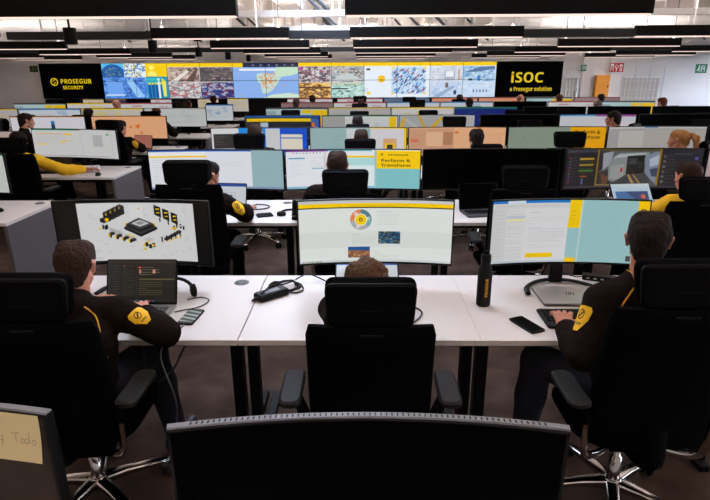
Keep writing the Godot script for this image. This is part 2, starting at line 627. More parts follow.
# pose: P pelvis, C chest, N neck base, H head, yaw/pitch of the head, and per side (left, right) shoulder, elbow, wrist, knee, ankle
func person_meshes(key: String, p: Dictionary) -> Dictionary:
	if C.has(key): return C[key]
	var P: Vector3 = p.P
	var Ch: Vector3 = p.C
	var N: Vector3 = p.N
	var H: Vector3 = p.H
	var hx := Transform3D(Basis.from_euler(Vector3(p.get("pitch", 0.0), p.get("yaw", 0.0), p.get("roll", 0.0))).scaled(Vector3(0.95, 0.95, 0.95)), H)
	var trunk := []
	var arms := []
	var legs := []
	var feet := []
	var hands := []
	for s in 2:
		var sg := -1.0 if s == 0 else 1.0
		var sh: Vector3 = p.sh[s]
		var el: Vector3 = p.el[s]
		var wr: Vector3 = p.wr[s]
		var hip := P + Vector3(sg * 0.085, -0.01, -0.02)
		trunk.append([P + Vector3(sg * 0.065, 0.02, 0), P.lerp(Ch, 0.5) + Vector3(sg * 0.06, 0, 0), 0.088, 0.082])
		trunk.append([P.lerp(Ch, 0.5) + Vector3(sg * 0.06, 0, 0), Ch + Vector3(sg * 0.072, 0, 0), 0.082, 0.092])
		trunk.append([Ch + Vector3(sg * 0.072, 0, 0), N.lerp(sh, 0.45) + Vector3(0, -0.055, 0), 0.092, 0.060])
		trunk.append([N + Vector3(sg * 0.03, -0.03, 0), sh + Vector3(-sg * 0.02, 0, 0), 0.052, 0.054])
		arms.append([sh, el, 0.053, 0.043])
		arms.append([el, el.lerp(wr, 0.4), 0.043, 0.041])
		arms.append([el.lerp(wr, 0.4), wr, 0.041, 0.029])
		legs.append([hip, p.kn[s], 0.078, 0.058])
		legs.append([p.kn[s], p.kn[s].lerp(p.an[s], 0.4), 0.056, 0.054])
		legs.append([p.kn[s].lerp(p.an[s], 0.4), p.an[s], 0.054, 0.038])
		var toe: Vector3 = p.an[s] + Vector3(sg * 0.03, -0.055, -0.15)
		feet.append([p.an[s] + Vector3(0, -0.05, 0.045), toe, 0.036, 0.030])
		feet.append([p.an[s], p.an[s] + Vector3(0, -0.045, 0.01), 0.036, 0.036])
		var dir: Vector3 = (p.hd[s] if p.has("hd") else Vector3(wr.x - el.x, 0, wr.z - el.z)).normalized()
		var side := Vector3.UP.cross(-dir).normalized()
		var hb := Basis(side, (-dir).cross(side), -dir)
		if s == 0: hb = hb * Basis.from_scale(Vector3(-1, 1, 1))
		hands.append([hand_mesh(), Transform3D(hb * Basis.from_scale(Vector3(1.06, 1.06, 1.06)), wr + dir * 0.012)])
	var neck := [[N + Vector3(0, -0.02, 0.0), hx * Vector3(0, -0.11, 0.037), 0.058, 0.053]]
	var skin := blend(trunk + arms + legs + feet + neck, 0.016, 0.010)
	var out := {"head": hx}
	out.body = merged([[skin, Transform3D()], [head_mesh(), hx]] + hands)
	var jb := []
	for b in trunk: jb.append([b[0], b[1], b[2] + 0.014, b[3] + 0.014])
	for i in arms.size():
		var b: Array = arms[i]
		jb.append([b[0], (b[0] as Vector3).lerp(b[1], 0.80) if i % 3 == 2 else b[1], b[2] + 0.014, b[3] + 0.012])
	var up := (hx * Vector3(0, -0.11, 0.037) - N).normalized()
	jb.append([N + up * 0.0, N + up * 0.030, 0.070, 0.062])
	for s in 2:   # folds at the elbow and cuff
		var el: Vector3 = p.el[s]
		jb.append([el.lerp(p.wr[s], 0.76), el.lerp(p.wr[s], 0.82), 0.042, 0.042])
		jb.append([el.lerp(p.sh[s], 0.12), el.lerp(p.sh[s], 0.2), 0.056, 0.056])
	out.jacket_bones = jb
	out.jacket = merged([[blend(jb, 0.0125, 0.010, [], 0.004, 22.0), Transform3D()]])
	var tb := []
	for b in legs: tb.append([b[0], b[1], b[2] + 0.014, b[3] + 0.014])
	tb.append([P + Vector3(-0.07, 0, 0), P + Vector3(0.07, 0, 0), 0.094, 0.094])
	out.trousers = merged([[blend(tb, 0.015, 0.012, [], 0.004, 22.0), Transform3D()]])
	var fb := []
	for b in feet: fb.append([b[0], b[1], b[2] + 0.007, b[3] + 0.006])
	out.shoes = [merged([[blend(fb.slice(0, 2), 0.011, 0.008, [[Vector3.DOWN, -0.004]]), Transform3D()]]), merged([[blend(fb.slice(2, 4), 0.011, 0.008, [[Vector3.DOWN, -0.004]]), Transform3D()]])]
	C[key] = out
	return out

func person(label: String, key: String, pose: Dictionary, at: Vector3, turn: float, skin: String, hair: String, hair_mat: String, jacket := "jacket_cloth", trousers := "trouser", group := ""):
	var d := person_meshes(key, pose)
	var t = thing("person", label, "person", at, turn, group)
	put_mesh("body", d.body, M[skin], t)
	put_mesh("jacket", d.jacket, M[jacket], t)
	put_mesh("trousers", d.trousers, M[trousers], t)
	for shoe in d.shoes: put_mesh("shoe", shoe, M["shoe"], t)
	put_mesh("hair", hair_mesh(hair), M[hair_mat], t, d.head)
	for s in [-1.0, 1.0]:
		if not C.has("eye"):
			var st := S()
			lathe(st, [Vector2(0.0005, -0.011), Vector2(0.008, -0.008), Vector2(0.0112, 0), Vector2(0.008, 0.008), Vector2(0.0005, 0.011)], 10)
			C["eye"] = done(st)
			var s2 := S()
			lathe(s2, [Vector2(0.0005, -0.002), Vector2(0.0058, -0.001), Vector2(0.0045, 0.001), Vector2(0.0005, 0.0012)], 10)
			C["iris"] = done(s2)
		var hx: Transform3D = d.head
		var e = put_mesh("eye", C["eye"], M["eye_white"], t, hx * T(s * 0.031, 0.004, -0.079))
		put_mesh("iris", C["iris"], M["ink"], e, T(0, 0, -0.0108, 0, -PI / 2))
	return t

func sleeve_patch(t, d: Dictionary, centre: Vector3, dir: Vector3, up: Vector3, w: float, h: float, m, called := "sleeve_badge"):
	# a shield of cloth lying on the sleeve
	var bones: Array = d.jacket_bones
	var side := dir.cross(up).normalized()
	up = side.cross(dir).normalized()
	var n := 8
	var g := []
	for j in n + 1:
		var row := []
		var v := float(j) / n
		var wide := w * (0.96 if v < 0.5 else lerpf(0.96, 0.30, (v - 0.5) * 2.0)) * (0.8 if j == 0 else 1.0)
		for i in n + 1:
			var u := float(i) / n - 0.5
			row.append(on_skin(bones, 0.010, centre + side * (u * wide) + up * ((0.5 - v) * h) - dir * 0.14, dir, 0.004))
		g.append(row)
	var st := S()
	st.set_smooth_group(0)
	for j in n:
		for i in n:
			for q in [[0, 0], [1, 0], [1, 1], [0, 0], [1, 1], [0, 1]]:
				st.set_uv(Vector2(float(i + q[0]) / n, float(j + q[1]) / n))
				st.add_vertex(g[j + q[1]][i + q[0]])
	return obj(called, st, m, t)

func piping(t, d: Dictionary, pts: Array, dirs: Array, m, r := 0.0035, parent_name := "piping"):
	var out := []
	for i in pts.size():
		out.append(on_skin(d.jacket_bones, 0.010, pts[i] - dirs[i] * 0.12, dirs[i], 0.001))
	var st := S()
	tube(st, curve(out, 5), r, 6)
	return obj(parent_name, st, m, t)

# ------------------------------------------------------------------ furniture
func chair_proto():
	var t = thing("office_chair", "", "office chair")
	t.set_meta("base_name", "office_chair")
	var cm = M["chair_cloth"]
	var st := S()                                   # seat cushion
	var rings := []
	for q in [[0.395, 0.30], [0.388, 0.36], [0.395, 0.44], [0.415, 0.475], [0.435, 0.475], [0.447, 0.44], [0.450, 0.34]]:
		var ring := PackedVector3Array()
		for p in rrect(q[1] + 0.01, q[1] * 0.9, q[1] * 0.26, 5): ring.append(Vector3(p.x, q[0], p.y - 0.055))
		rings.append(ring)
	loft(st, rings)
	obj("seat", st, cm, t)
	st = S()                                        # backrest: wraps round the sitter, square shoulders
	rings = []
	for i in 15:
		var v := i / 14.0
		var y := lerpf(0.395, 1.005, v)
		var end := minf(minf(v, 1.0 - v) / 0.06, 1.0)
		var e := sqrt(1.0 - (1.0 - end) * (1.0 - end))
		var w := lerpf(0.42, 0.47, smoothstep(0.0, 0.45, v)) * lerpf(0.95, 1.0, e)
		var th := 0.062 * lerpf(0.35, 1.0, e)
		var zc := 0.222 + 0.028 * sin(v * PI * 1.1) * -1.0 + 0.05 * v
		var ring := PackedVector3Array()
		for p in rrect(w, th, th * 0.48, 4):
			ring.append(Vector3(p.x, y, zc + p.y - 0.5 * p.x * p.x))
		# finer across the width, so that the wrap is round
		var fine := PackedVector3Array()
		for k in ring.size():
			var a := ring[k]
			var b := ring[(k + 1) % ring.size()]
			var m := 8 if absf(a.x - b.x) > 0.2 else 1
			for j in m:
				var q := a.lerp(b, float(j) / m)
				var side := a.z + 0.5 * a.x * a.x - zc
				if m > 1: q.z = zc + side - 0.5 * q.x * q.x
				fine.append(q)
		rings.append(fine)
	loft(st, rings)
	var back = obj("backrest", st, cm, t)
	st = S()
	slab(st, rrect(0.085, 0.010, 0.004, 2), 0.006, 0.002, T(0, 0.984, 0.306))
	obj("label_strip", st, M["plastic_matte"], back)
	st = S()                                        # headrest: shell behind, cushion before
	slab(st, rpoly([Vector2(-0.150, 0), Vector2(0.150, 0), Vector2(0.163, 0.155), Vector2(-0.163, 0.155)], 0.03, 5), 0.03, 0.008, T(0, 1.008, 0.272, 0, -0.10), false)
	var hs = obj("headrest_shell", st, M["chair_plastic"], t)
	st = S()
	slab(st, rrect(0.09, 0.010, 0.004, 2), 0.006, 0.002, T(0, 1.065, 0.282, 0, -0.10))
	obj("grip_slot", st, M["chair_plastic"], hs)
	st = S()
	slab(st, rpoly([Vector2(-0.148, 0.005), Vector2(0.148, 0.005), Vector2(0.166, 0.168), Vector2(-0.166, 0.168)], 0.04, 5), 0.065, 0.022, T(0, 1.002, 0.232, 0, -0.10), true)
	obj("headrest_cushion", st, cm, t)
	st = S()
	box(st, Vector3(0, 0.985, 0.268), Vector3(0.07, 0.10, 0.016), 0.004)
	obj("headrest_bracket", st, M["chair_plastic"], t)
	for s in [-1.0, 1.0]:
		st = S()                                    # chrome hoop that carries the arm
		tube(st, curve([Vector3(s * 0.08, 0.365, 0.10), Vector3(s * 0.17, 0.362, 0.15), Vector3(s * 0.222, 0.385, 0.18), Vector3(s * 0.238, 0.44, 0.195), Vector3(s * 0.242, 0.565, 0.20)], 5), 0.019, 10, -1, 0.6)
		obj("arm_support", st, M["chrome"], t)
		st = S()
		slab(st, rrect(0.085, 0.25, 0.035, 5), 0.03, 0.008, T(s * 0.302, 0.665, 0.15, 0, PI / 2, 0))
		var ar = obj("armrest", st, mat("armrest_grey", Color(0.12, 0.115, 0.115), 0.6, 0.0, 0.3), t)
		st = S()
		tube(st, curve([Vector3(s * 0.242, 0.55, 0.20), Vector3(s * 0.262, 0.60, 0.19), Vector3(s * 0.295, 0.652, 0.16)], 4), 0.024, 8)
		obj("arm_sleeve", st, M["chair_plastic"], ar)
	st = S()
	box(st, Vector3(0, 0.370, 0.0), Vector3(0.20, 0.05, 0.26), 0.012)
	obj("mechanism", st, M["chair_plastic"], t)
	st = S()
	tube(st, curve([Vector3(0, 0.365, 0.1), Vector3(0, 0.372, 0.20), Vector3(0, 0.42, 0.268), Vector3(0, 0.56, 0.258)], 4), 0.03, 8, 0.022, 1.6)
	obj("back_stem", st, M["chair_plastic"], t)
	st = S()
	lathe(st, [Vector2(0.028, 0.09), Vector2(0.028, 0.24), Vector2(0.018, 0.245), Vector2(0.018, 0.365)], 14)
	obj("gas_lift", st, M["chrome"], t)
	st = S()
	lathe(st, [Vector2(0.03, 0.065), Vector2(0.046, 0.075), Vector2(0.046, 0.115), Vector2(0.034, 0.125)], 16)
	obj("hub", st, M["chrome"], t)
	for k in 5:
		var a := TAU * k / 5.0 + PI / 2 + 0.35
		var d := Vector3(cos(a), 0, sin(a))
		var sd := Vector3(-sin(a), 0, cos(a))
		st = S()
		rings = []
		for q in [[0.03, 0.10, 0.030, 0.022], [0.12, 0.098, 0.025, 0.018], [0.24, 0.082, 0.021, 0.013], [0.305, 0.070, 0.018, 0.010], [0.318, 0.066, 0.010, 0.006]]:
			var ring := PackedVector3Array()
			for p in rrect(q[2] * 2, q[3] * 2, q[3] * 0.7, 3): ring.append(d * q[0] + sd * p.x + Vector3(0, q[1] + p.y, 0))
			rings.append(ring)
		loft(st, rings)
		obj("base_leg", st, M["chrome"], t)
		st = S()
		for s in [-1.0, 1.0]:
			lathe(st, [Vector2(0.012, -0.009), Vector2(0.027, -0.008), Vector2(0.03, -0.003), Vector2(0.03, 0.003), Vector2(0.027, 0.008), Vector2(0.012, 0.009)], 12, Transform3D(Basis(d, sd, d.cross(sd)), d * 0.305 + sd * s * 0.016 + Vector3(0, 0.030, 0)))
		tube(st, [d * 0.305 + Vector3(0, 0.03, 0), d * 0.305 + Vector3(0, 0.068, 0)], 0.008, 6)
		obj("caster", st, M["chair_plastic"], t)
	return t

func desk_proto(called: String, end_panel: bool):
	var t = thing(called, "", "desk")
	t.set_meta("base_name", called)
	var w := 1.1695
	var st := S()
	box(st, Vector3(0, DESK - 0.0132, 0), Vector3(w, 0.025, 0.80), 0.0008)
	obj("desktop", st, M["desk_white"], t)
	for z in [0.325, -0.325]:
		st = S()
		box(st, Vector3(0, DESK - 0.0425, z), Vector3(w - 0.01, 0.035, 0.03), 0.003)
		obj("frame_beam", st, M["steel_black"], t)
	st = S()
	box(st, Vector3(0, DESK - 0.045, -0.1), Vector3(w - 0.2, 0.04, 0.18), 0.004)
	obj("cable_tray", st, M["steel_black"], t)
	for s in [-1.0, 1.0]:
		if end_panel and s > 0: continue
		st = S()
		box(st, Vector3(s * (w / 2 - 0.037), 0.37, 0.25), Vector3(0.052, 0.68, 0.07), 0.004)
		var lg = obj("leg", st, M["steel_black"], t)
		st = S()
		box(st, Vector3(s * (w / 2 - 0.037), 0.018, 0.0), Vector3(0.052, 0.034, 0.66), 0.004)
		obj("foot_bar", st, M["steel_black"], lg)
		st = S()
		box(st, Vector3(s * (w / 2 - 0.035), DESK - 0.0425, 0), Vector3(0.05, 0.035, 0.62), 0.003)
		obj("side_beam", st, M["steel_black"], t)
	if end_panel:
		st = S()
		box(st, Vector3(w / 2 - 0.016, 0.357, 0.0), Vector3(0.032, 0.714, 0.79), 0.003)
		obj("end_panel", st, M["panel_grey"], t)
	st = S()
	lathe(st, [Vector2(0.034, DESK - 0.004), Vector2(0.041, DESK), Vector2(0.040, DESK + 0.003), Vector2(0.036, DESK + 0.004)], 24, T(0.465, 0, -0.285))
	var gm = obj("cable_grommet", st, M["plastic_grey"], t)
	st = S()
	lathe(st, [Vector2(0.030, DESK), Vector2(0.034, DESK + 0.0045), Vector2(0.020, DESK + 0.005)], 20, T(0.465, 0, -0.285))
	obj("grommet_lid", st, M["silver_dark"], gm)
	return t

# ------------------------------------------------------------------ screens
const SIZES := {"34": [0.805, 0.352, 1.9, 0.004, 0.013], "49": [1.158, 0.352, 3.6, 0.006, 0.014], "27": [0.61, 0.365, 0.0, 0.008, 0.014], "24": [0.545, 0.335, 0.0, 0.008, 0.016]}

func arc_point(u: float, y: float, depth: float, w: float, r: float) -> Vector3:
	# u -0.5..0.5 along the width; depth grows towards the back
	if r <= 0.0: return Vector3(u * w, y, -depth)
	var a := u * w / r
	return Vector3(sin(a) * (r + depth), y, r - cos(a) * (r + depth))

func panel_meshes(size: String) -> Array:
	var key := "panel_" + size
	if C.has(key): return C[key]
	var d: Array = SIZES[size]
	var w: float = d[0]
	var h: float = d[1]
	var r: float = d[2]
	var n := 24 if r > 0.0 else 1
	var st := S()
	var rings := []
	for i in n + 1:
		var u := float(i) / n - 0.5
		var ring := PackedVector3Array()
		for q in [[-0.5, 0.003], [-0.5, 0.020], [-0.488, 0.024], [0.488, 0.024], [0.5, 0.020], [0.5, 0.003], [0.491, 0.0], [-0.491, 0.0]]:
			ring.append(arc_point(u, q[0] * h, q[1], w, r))
		rings.append(ring)
	loft(st, rings, false)
	var housing := done(st)
	st = S()                                        # the electronics bulge
	rings = []
	for q in [[0.022, 0.86, 0.80], [0.040, 0.66, 0.62], [0.056, 0.50, 0.48]]:
		var ring := PackedVector3Array()
		for p in rrect(w * q[1] * 0.75, h * q[2], 0.02, 3):
			ring.append(arc_point(p.x / w, p.y, q[0], w, r))
		rings.append(ring)
	loft(st, rings, false)
	var bulge := done(st)
	st = S()
	st.set_smooth_group(0)
	var sw: float = w - 2.0 * d[3] - 0.004
	for i in n:
		for q in [[0, 1], [1, 1], [1, 0], [0, 1], [1, 0], [0, 0]]:
			var u := float(i + q[0]) / n
			st.set_uv(Vector2(u, 1.0 - q[1]))
			st.add_vertex(arc_point((u - 0.5) * sw / w, (h * 0.5 - d[3] - 0.002) if q[1] else (-h * 0.5 + d[4]), -0.0008, w, r))
	var scr := done(st)
	C[key] = [housing, bulge, scr]
	return C[key]

func monitor(size: String, at: Vector3, turn: float, m, label: String, group := "", drop := 0.0, spread := true):
	# at: on the desk, below the middle of the screen
	var d: Array = SIZES[size]
	var ms := panel_meshes(size)
	var t = thing("monitor", label, "monitor", at, turn, group)
	var y: float = 1.222 - drop - at.y - d[1] * 0.5
	var up := T(0, y, 0)
	var hs = put_mesh("housing", ms[0], M["plastic_black"], t, up)
	put_mesh("back_cover", ms[1], M["plastic_black"], hs)
	put_mesh("screen", ms[2], m, t, up)
	var key := "stand_%s_%.3f_%s" % [size, y, spread]
	if not C.has(key):
		var st := S()
		slab(st, rpoly([Vector2(-0.036, 0.0), Vector2(0.036, 0.0), Vector2(0.024, y + 0.05), Vector2(-0.024, y + 0.05)], 0.006, 2), 0.03, 0.004, T(0, 0.004, -0.072))
		var nk := done(st)
		st = S()
		var sp: float = 0.20 if size != "49" else 0.25
		if not spread:
			slab(st, rrect(0.11, 0.08, 0.012, 3), 0.012, 0.003, T(0, 0.0065, -0.075, 0, PI / 2))
		elif d[2] > 0.0:
			tube(st, curve([Vector3(-sp, 0.0095, 0.12), Vector3(-sp * 0.9, 0.011, 0.03), Vector3(-sp * 0.5, 0.013, -0.05), Vector3(0, 0.014, -0.078), Vector3(sp * 0.5, 0.013, -0.05), Vector3(sp * 0.9, 0.011, 0.03), Vector3(sp, 0.0095, 0.12)], 6), 0.0085, 8, -1, 1.7)
		else:
			slab(st, rrect(0.24, 0.18, 0.03, 4), 0.014, 0.003, T(0, 0.007, -0.05, 0, PI / 2))
		C[key] = [nk, done(st)]
	put_mesh("neck", C[key][0], M["plastic_black"], t)
	put_mesh("foot", C[key][1], M["plastic_black"], t)
	return t

func laptop(label: String, at: Vector3, turn: float, w: float, d: float, screen_m, body_m, open := 1.85):
	# hinge on the far side; open in radians from shut
	var t = thing("laptop", label, "laptop", at, turn)
	var st := S()
	slab(st, rrect(w, d, 0.012, 3), 0.014, 0.003, T(0, 0.008, 0, 0, PI / 2))
	obj("base", st, body_m, t)
	st = S()
	for r in 5:
		for c in 13:
			box(st, Vector3((c - 6) * w * 0.066, 0.0155, -d * 0.30 + r * d * 0.105), Vector3(w * 0.056, 0.002, d * 0.085))
	tag(obj("keys", st, M["silver_dark"] if body_m == M["silver"] else M["plastic_black"], t), "", "", "", "stuff")
	st = S()
	slab(st, rrect(w * 0.34, d * 0.26, 0.006, 2), 0.0012, 0.0003, T(0, 0.0156, d * 0.32, 0, PI / 2))
	obj("touchpad", st, M["silver_dark"], t)
	var hx := Transform3D(Basis.from_euler(Vector3(PI / 2 - open, 0, 0)), Vector3(0, 0.012, -d * 0.5 + 0.004))
	st = S()
	slab(st, rrect(w, d * 0.96, 0.012, 3), 0.008, 0.002, hx * T(0, d * 0.48, -0.003))
	var lid = obj("lid", st, M["plastic_black"], t)
	put_mesh("screen", flat_quad(w - 0.014, d * 0.96 - 0.020), screen_m, lid, hx * T(0, d * 0.48 + 0.004, 0.0015))
	return t

func cable(label: String, pts: Array, r: float, m, called := "cable", n := 6):
	var st := S()
	tube(st, curve(pts, n), r, 6)
	return tag(obj(called, st, m), label, "cable")

# ------------------------------------------------------------------ what the screens show
func R(im: Image, x0: float, y0: float, x1: float, y1: float, c: Color) -> void:
	var w := im.get_width()
	var h := im.get_height()
	var a := Vector2i(clampi(int(round(x0 * w)), 0, w), clampi(int(round(y0 * h)), 0, h))
	var b := Vector2i(clampi(int(round(x1 * w)), 0, w), clampi(int(round(y1 * h)), 0, h))
	if b.x <= a.x: b.x = mini(a.x + 1, w)
	if b.y <= a.y: b.y = mini(a.y + 1, h)
	im.fill_rect(Rect2i(a, b - a), c)

func poly(im: Image, p: Array, c: Color) -> void:
	var w := im.get_width()
	var h := im.get_height()
	var y0 := 1e9
	var y1 := -1e9
	for q in p:
		y0 = minf(y0, q[1] * h)
		y1 = maxf(y1, q[1] * h)
	for y in range(maxi(0, int(y0)), mini(h, int(ceil(y1)))):
		var xs := []
		var yy := y + 0.5
		for i in p.size():
			var a = p[i]
			var b = p[(i + 1) % p.size()]
			var ya: float = a[1] * h
			var yb: float = b[1] * h
			if (ya <= yy) != (yb <= yy):
				xs.append(lerpf(a[0] * w, b[0] * w, (yy - ya) / (yb - ya)))
		xs.sort()
		for i in range(0, xs.size() - 1, 2):
			var xa := clampi(int(round(xs[i])), 0, w)
			var xb := clampi(int(round(xs[i + 1])), 0, w)
			if xb > xa: im.fill_rect(Rect2i(xa, y, xb - xa, 1), c)

func disc(im: Image, x: float, y: float, r: float, c: Color, a0 := 0.0, a1 := TAU, r0 := 0.0) -> void:
	# r is a share of the height
	var w := im.get_width()
	var h := im.get_height()
	var R2 := r * h
	for iy in range(maxi(0, int(y * h - R2)), mini(h, int(y * h + R2) + 1)):
		for ix in range(maxi(0, int(x * w - R2)), mini(w, int(x * w + R2) + 1)):
			var d := Vector2(ix + 0.5 - x * w, iy + 0.5 - y * h)
			var l := d.length()
			if l > R2 or l < r0 * h: continue
			var an := fposmod(d.angle(), TAU)
			if an >= a0 and an <= a1: im.set_pixel(ix, iy, c)

func text(im: Image, x: float, y: float, w: float, lines: int, step: float, c: Color, seed_ := 1) -> void:
	var g := RandomNumberGenerator.new()
	g.seed = seed_ * 77 + int(x * 1000) + int(y * 500)
	var px := 1.0 / im.get_width()
	for l in lines:
		var cx := x
		var last := x + w * (1.0 if g.randf() < 0.7 else g.randf_range(0.3, 0.9))
		while cx < last:
			var ww := px * g.randi_range(2, 7)
			R(im, cx, y + l * step, minf(cx + ww, last), y + l * step + 1.0 / im.get_height(), c)
			cx += ww + px * 1.5

func photo(im: Image, x0: float, y0: float, x1: float, y1: float, pal: Array, seed_: int, n := 60) -> void:
	var g := RandomNumberGenerator.new()
	g.seed = seed_
	R(im, x0, y0, x1, y1, pal[0])
	for i in n * 3:
		var c: Color = pal[g.randi_range(0, pal.size() - 1)]
		c = c.lerp(pal[0], 0.30)
		var x := g.randf_range(x0, x1)
		var y := g.randf_range(y0, y1)
		var big := 1.0 - 0.8 * float(i) / (n * 3)
		var w := g.randf_range(0.03, 0.13) * (x1 - x0) * big
		var h := g.randf_range(0.03, 0.14) * (y1 - y0) * big
		var sk := g.randf_range(-0.6, 0.6) * w
		var q := []
		for k in [[-1, -1], [1, -1], [1, 1], [-1, 1]]:
			q.append([clampf(x + k[0] * w + k[1] * sk, x0, x1), clampf(y + k[1] * h, y0, y1)])
		poly(im, q, c)

func art(key: String, w: int, h: int, bg: Color) -> Image:
	var im := Image.create(w, h, false, Image.FORMAT_RGB8)
	im.fill(bg)
	return im

func lit(key: String, im: Image, e := 0.95) -> StandardMaterial3D:
	var m := mat("screen_" + key, Color(0.015, 0.015, 0.016), 0.35)
	m.emission_enabled = true
	m.emission = Color.WHITE
	m.emission_operator = BaseMaterial3D.EMISSION_OP_MULTIPLY
	m.emission_texture = ImageTexture.create_from_image(im)
	m.emission_energy_multiplier = e
	m.texture_repeat = false
	return m

func g8(v: int) -> Color: return Color8(v, v, v)

const YEL := Color(1.0, 0.82, 0.0)
const TEAL := Color(0.62, 0.79, 0.80)
const BLK := Color(0.06, 0.06, 0.07)

func iso_box(im: Image, x: float, y: float, a: float, b: float, h: float, top: Color, l: Color, r: Color) -> void:
	# an isometric block on a picture twice as wide as high; x, y is its lowest corner
	var ax := a * 0.5
	poly(im, [[x, y], [x + ax, y - a * 0.5], [x + ax, y - a * 0.5 - h], [x, y - h]], r)
	ax = b * 0.5
	poly(im, [[x, y], [x - ax, y - b * 0.5], [x - ax, y - b * 0.5 - h], [x, y - h]], l)
	poly(im, [[x, y - h], [x + a * 0.5, y - a * 0.5 - h], [x + a * 0.5 - ax, y - a * 0.5 - b * 0.5 - h], [x - ax, y - b * 0.5 - h]], top)

func screens() -> void:
	var im := art("plan", 704, 300, g8(5))
	# R1 left: a drawing of a control room, 16:9 on the wide panel
	R(im, 0.14, 0.03, 0.905, 0.97, g8(226))
	for i in 46:
		var x := rng.randf_range(0.17, 0.86)
		var y := rng.randf_range(0.08, 0.92)
		poly(im, [[x - 0.018, y], [x, y - 0.02], [x + 0.018, y], [x, y + 0.02]], g8(216))
	R(im, 0.47, 0.07, 0.56, 0.28, g8(232))
	disc(im, 0.535, 0.12, 0.014, YEL)
	poly(im, [[0.425, 0.455], [0.53, 0.58], [0.645, 0.455], [0.645, 0.42], [0.53, 0.30], [0.425, 0.42]], g8(20))
	poly(im, [[0.425, 0.42], [0.53, 0.54], [0.645, 0.42], [0.53, 0.30]], g8(58))
	poly(im, [[0.44, 0.40], [0.53, 0.50], [0.63, 0.40], [0.63, 0.37], [0.53, 0.27], [0.44, 0.37]], g8(30))
	poly(im, [[0.445, 0.365], [0.53, 0.455], [0.625, 0.365], [0.535, 0.275]], g8(70))
	poly(im, [[0.475, 0.36], [0.53, 0.415], [0.595, 0.36], [0.535, 0.30]], g8(205))
	poly(im, [[0.50, 0.355], [0.53, 0.385], [0.565, 0.355], [0.535, 0.325]], g8(150))
	disc(im, 0.437, 0.37, 0.018, YEL); disc(im, 0.628, 0.37, 0.018, YEL)
	for k in 4:
		iso_box(im, 0.325 + k * 0.03, 0.335 - k * 0.034, 0.05, 0.05, 0.13, g8(70), g8(28), g8(45))
		R(im, 0.316 + k * 0.03, 0.20 - k * 0.034, 0.322 + k * 0.03, 0.23 - k * 0.034, YEL)
	iso_box(im, 0.30, 0.355, 0.04, 0.05, 0.05, g8(60), g8(25), g8(40))
	disc(im, 0.32, 0.30, 0.03, YEL)
	for k in 3:
		poly(im, [[0.637 + k * 0.055, 0.06 + k * 0.055], [0.680 + k * 0.055, 0.10 + k * 0.055], [0.680 + k * 0.055, 0.27 + k * 0.055], [0.637 + k * 0.055, 0.22 + k * 0.055]], g8(25))
		R(im, 0.648 + k * 0.055, 0.12 + k * 0.055, 0.672 + k * 0.055, 0.14 + k * 0.055, YEL)
		R(im, 0.650 + k * 0.055, 0.18 + k * 0.055, 0.672 + k * 0.055, 0.195 + k * 0.055, YEL)
		R(im, 0.665 + k * 0.055, 0.27 + k * 0.045, 0.674 + k * 0.055, 0.33 + k * 0.045, g8(25))
	for q in [[0.285, 0.41], [0.30, 0.42], [0.31, 0.405], [0.755, 0.42], [0.80, 0.39], [0.82, 0.41]]:
		R(im, q[0], q[1] - 0.03, q[0] + 0.012, q[1] + 0.04, g8(25))
	R(im, 0.262, 0.42, 0.275, 0.45, YEL); R(im, 0.74, 0.42, 0.78, 0.45, YEL); R(im, 0.79, 0.375, 0.83, 0.40, g8(200))
	poly(im, [[0.33, 0.42], [0.41, 0.50], [0.41, 0.60], [0.33, 0.52]], g8(190))
	poly(im, [[0.42, 0.52], [0.50, 0.60], [0.50, 0.66], [0.42, 0.57]], g8(196))
	for k in 4:
		iso_box(im, 0.335 + k * 0.045, 0.56 + k * 0.035, 0.05, 0.03, 0.03, g8(60), g8(30), g8(40))
		R(im, 0.315 + k * 0.042, 0.525 + k * 0.03, 0.33 + k * 0.042, 0.575 + k * 0.03, YEL)
		R(im, 0.325 + k * 0.042, 0.535 + k * 0.03, 0.338 + k * 0.042, 0.59 + k * 0.03, g8(30))
	for k in 3: R(im, 0.44 + k * 0.018, 0.53 + k * 0.012, 0.45 + k * 0.018, 0.56 + k * 0.012, YEL)
	poly(im, [[0.54, 0.62], [0.58, 0.58], [0.62, 0.62], [0.58, 0.67]], g8(205))
	for q in [[0.552, 0.67, 25], [0.575, 0.70, 25], [0.598, 0.68, 25]]:
		R(im, q[0], q[1], q[0] + 0.02, q[1] + 0.07, g8(q[2]))
	for q in [[0.545, 0.71], [0.575, 0.66], [0.605, 0.72], [0.55, 0.78]]: disc(im, q[0], q[1], 0.02, YEL)
	for k in 5:
		iso_box(im, 0.70 + k * 0.022, 0.64 - k * 0.03, 0.04, 0.03, 0.03, g8(70), g8(30), g8(40))
		R(im, 0.665 + k * 0.032, 0.575 - k * 0.02, 0.675 + k * 0.032, 0.66 - k * 0.02, g8(28))
		R(im, 0.70 + k * 0.022, 0.63 - k * 0.02, 0.712 + k * 0.022, 0.66 - k * 0.02, YEL)
	text(im, 0.205, 0.915, 0.055, 2, 0.02, g8(120), 3)
	lit("plan", im, 0.82)
	# R1 middle: a web page
	im = art("web", 704, 300, Color8(228, 232, 228))
	R(im, 0, 0, 1, 0.045, Color8(206, 206, 208))
	text(im, 0.03, 0.02, 0.5, 1, 0.02, g8(150), 2)
	R(im, 0, 0.045, 1, 0.105, YEL)
	R(im, 0, 0.105, 1, 0.122, g8(40))
	text(im, 0.33, 0.085, 0.3, 1, 0.02, g8(60), 9)
	R(im, 0, 0.5, 1, 0.76, Color8(220, 225, 221))
	disc(im, 0.405, 0.31, 0.165, Color8(226, 139, 92), PI * 0.95, PI * 1.5, 0.10)
	disc(im, 0.405, 0.31, 0.165, Color8(85, 130, 140), PI * 1.5, TAU, 0.10)
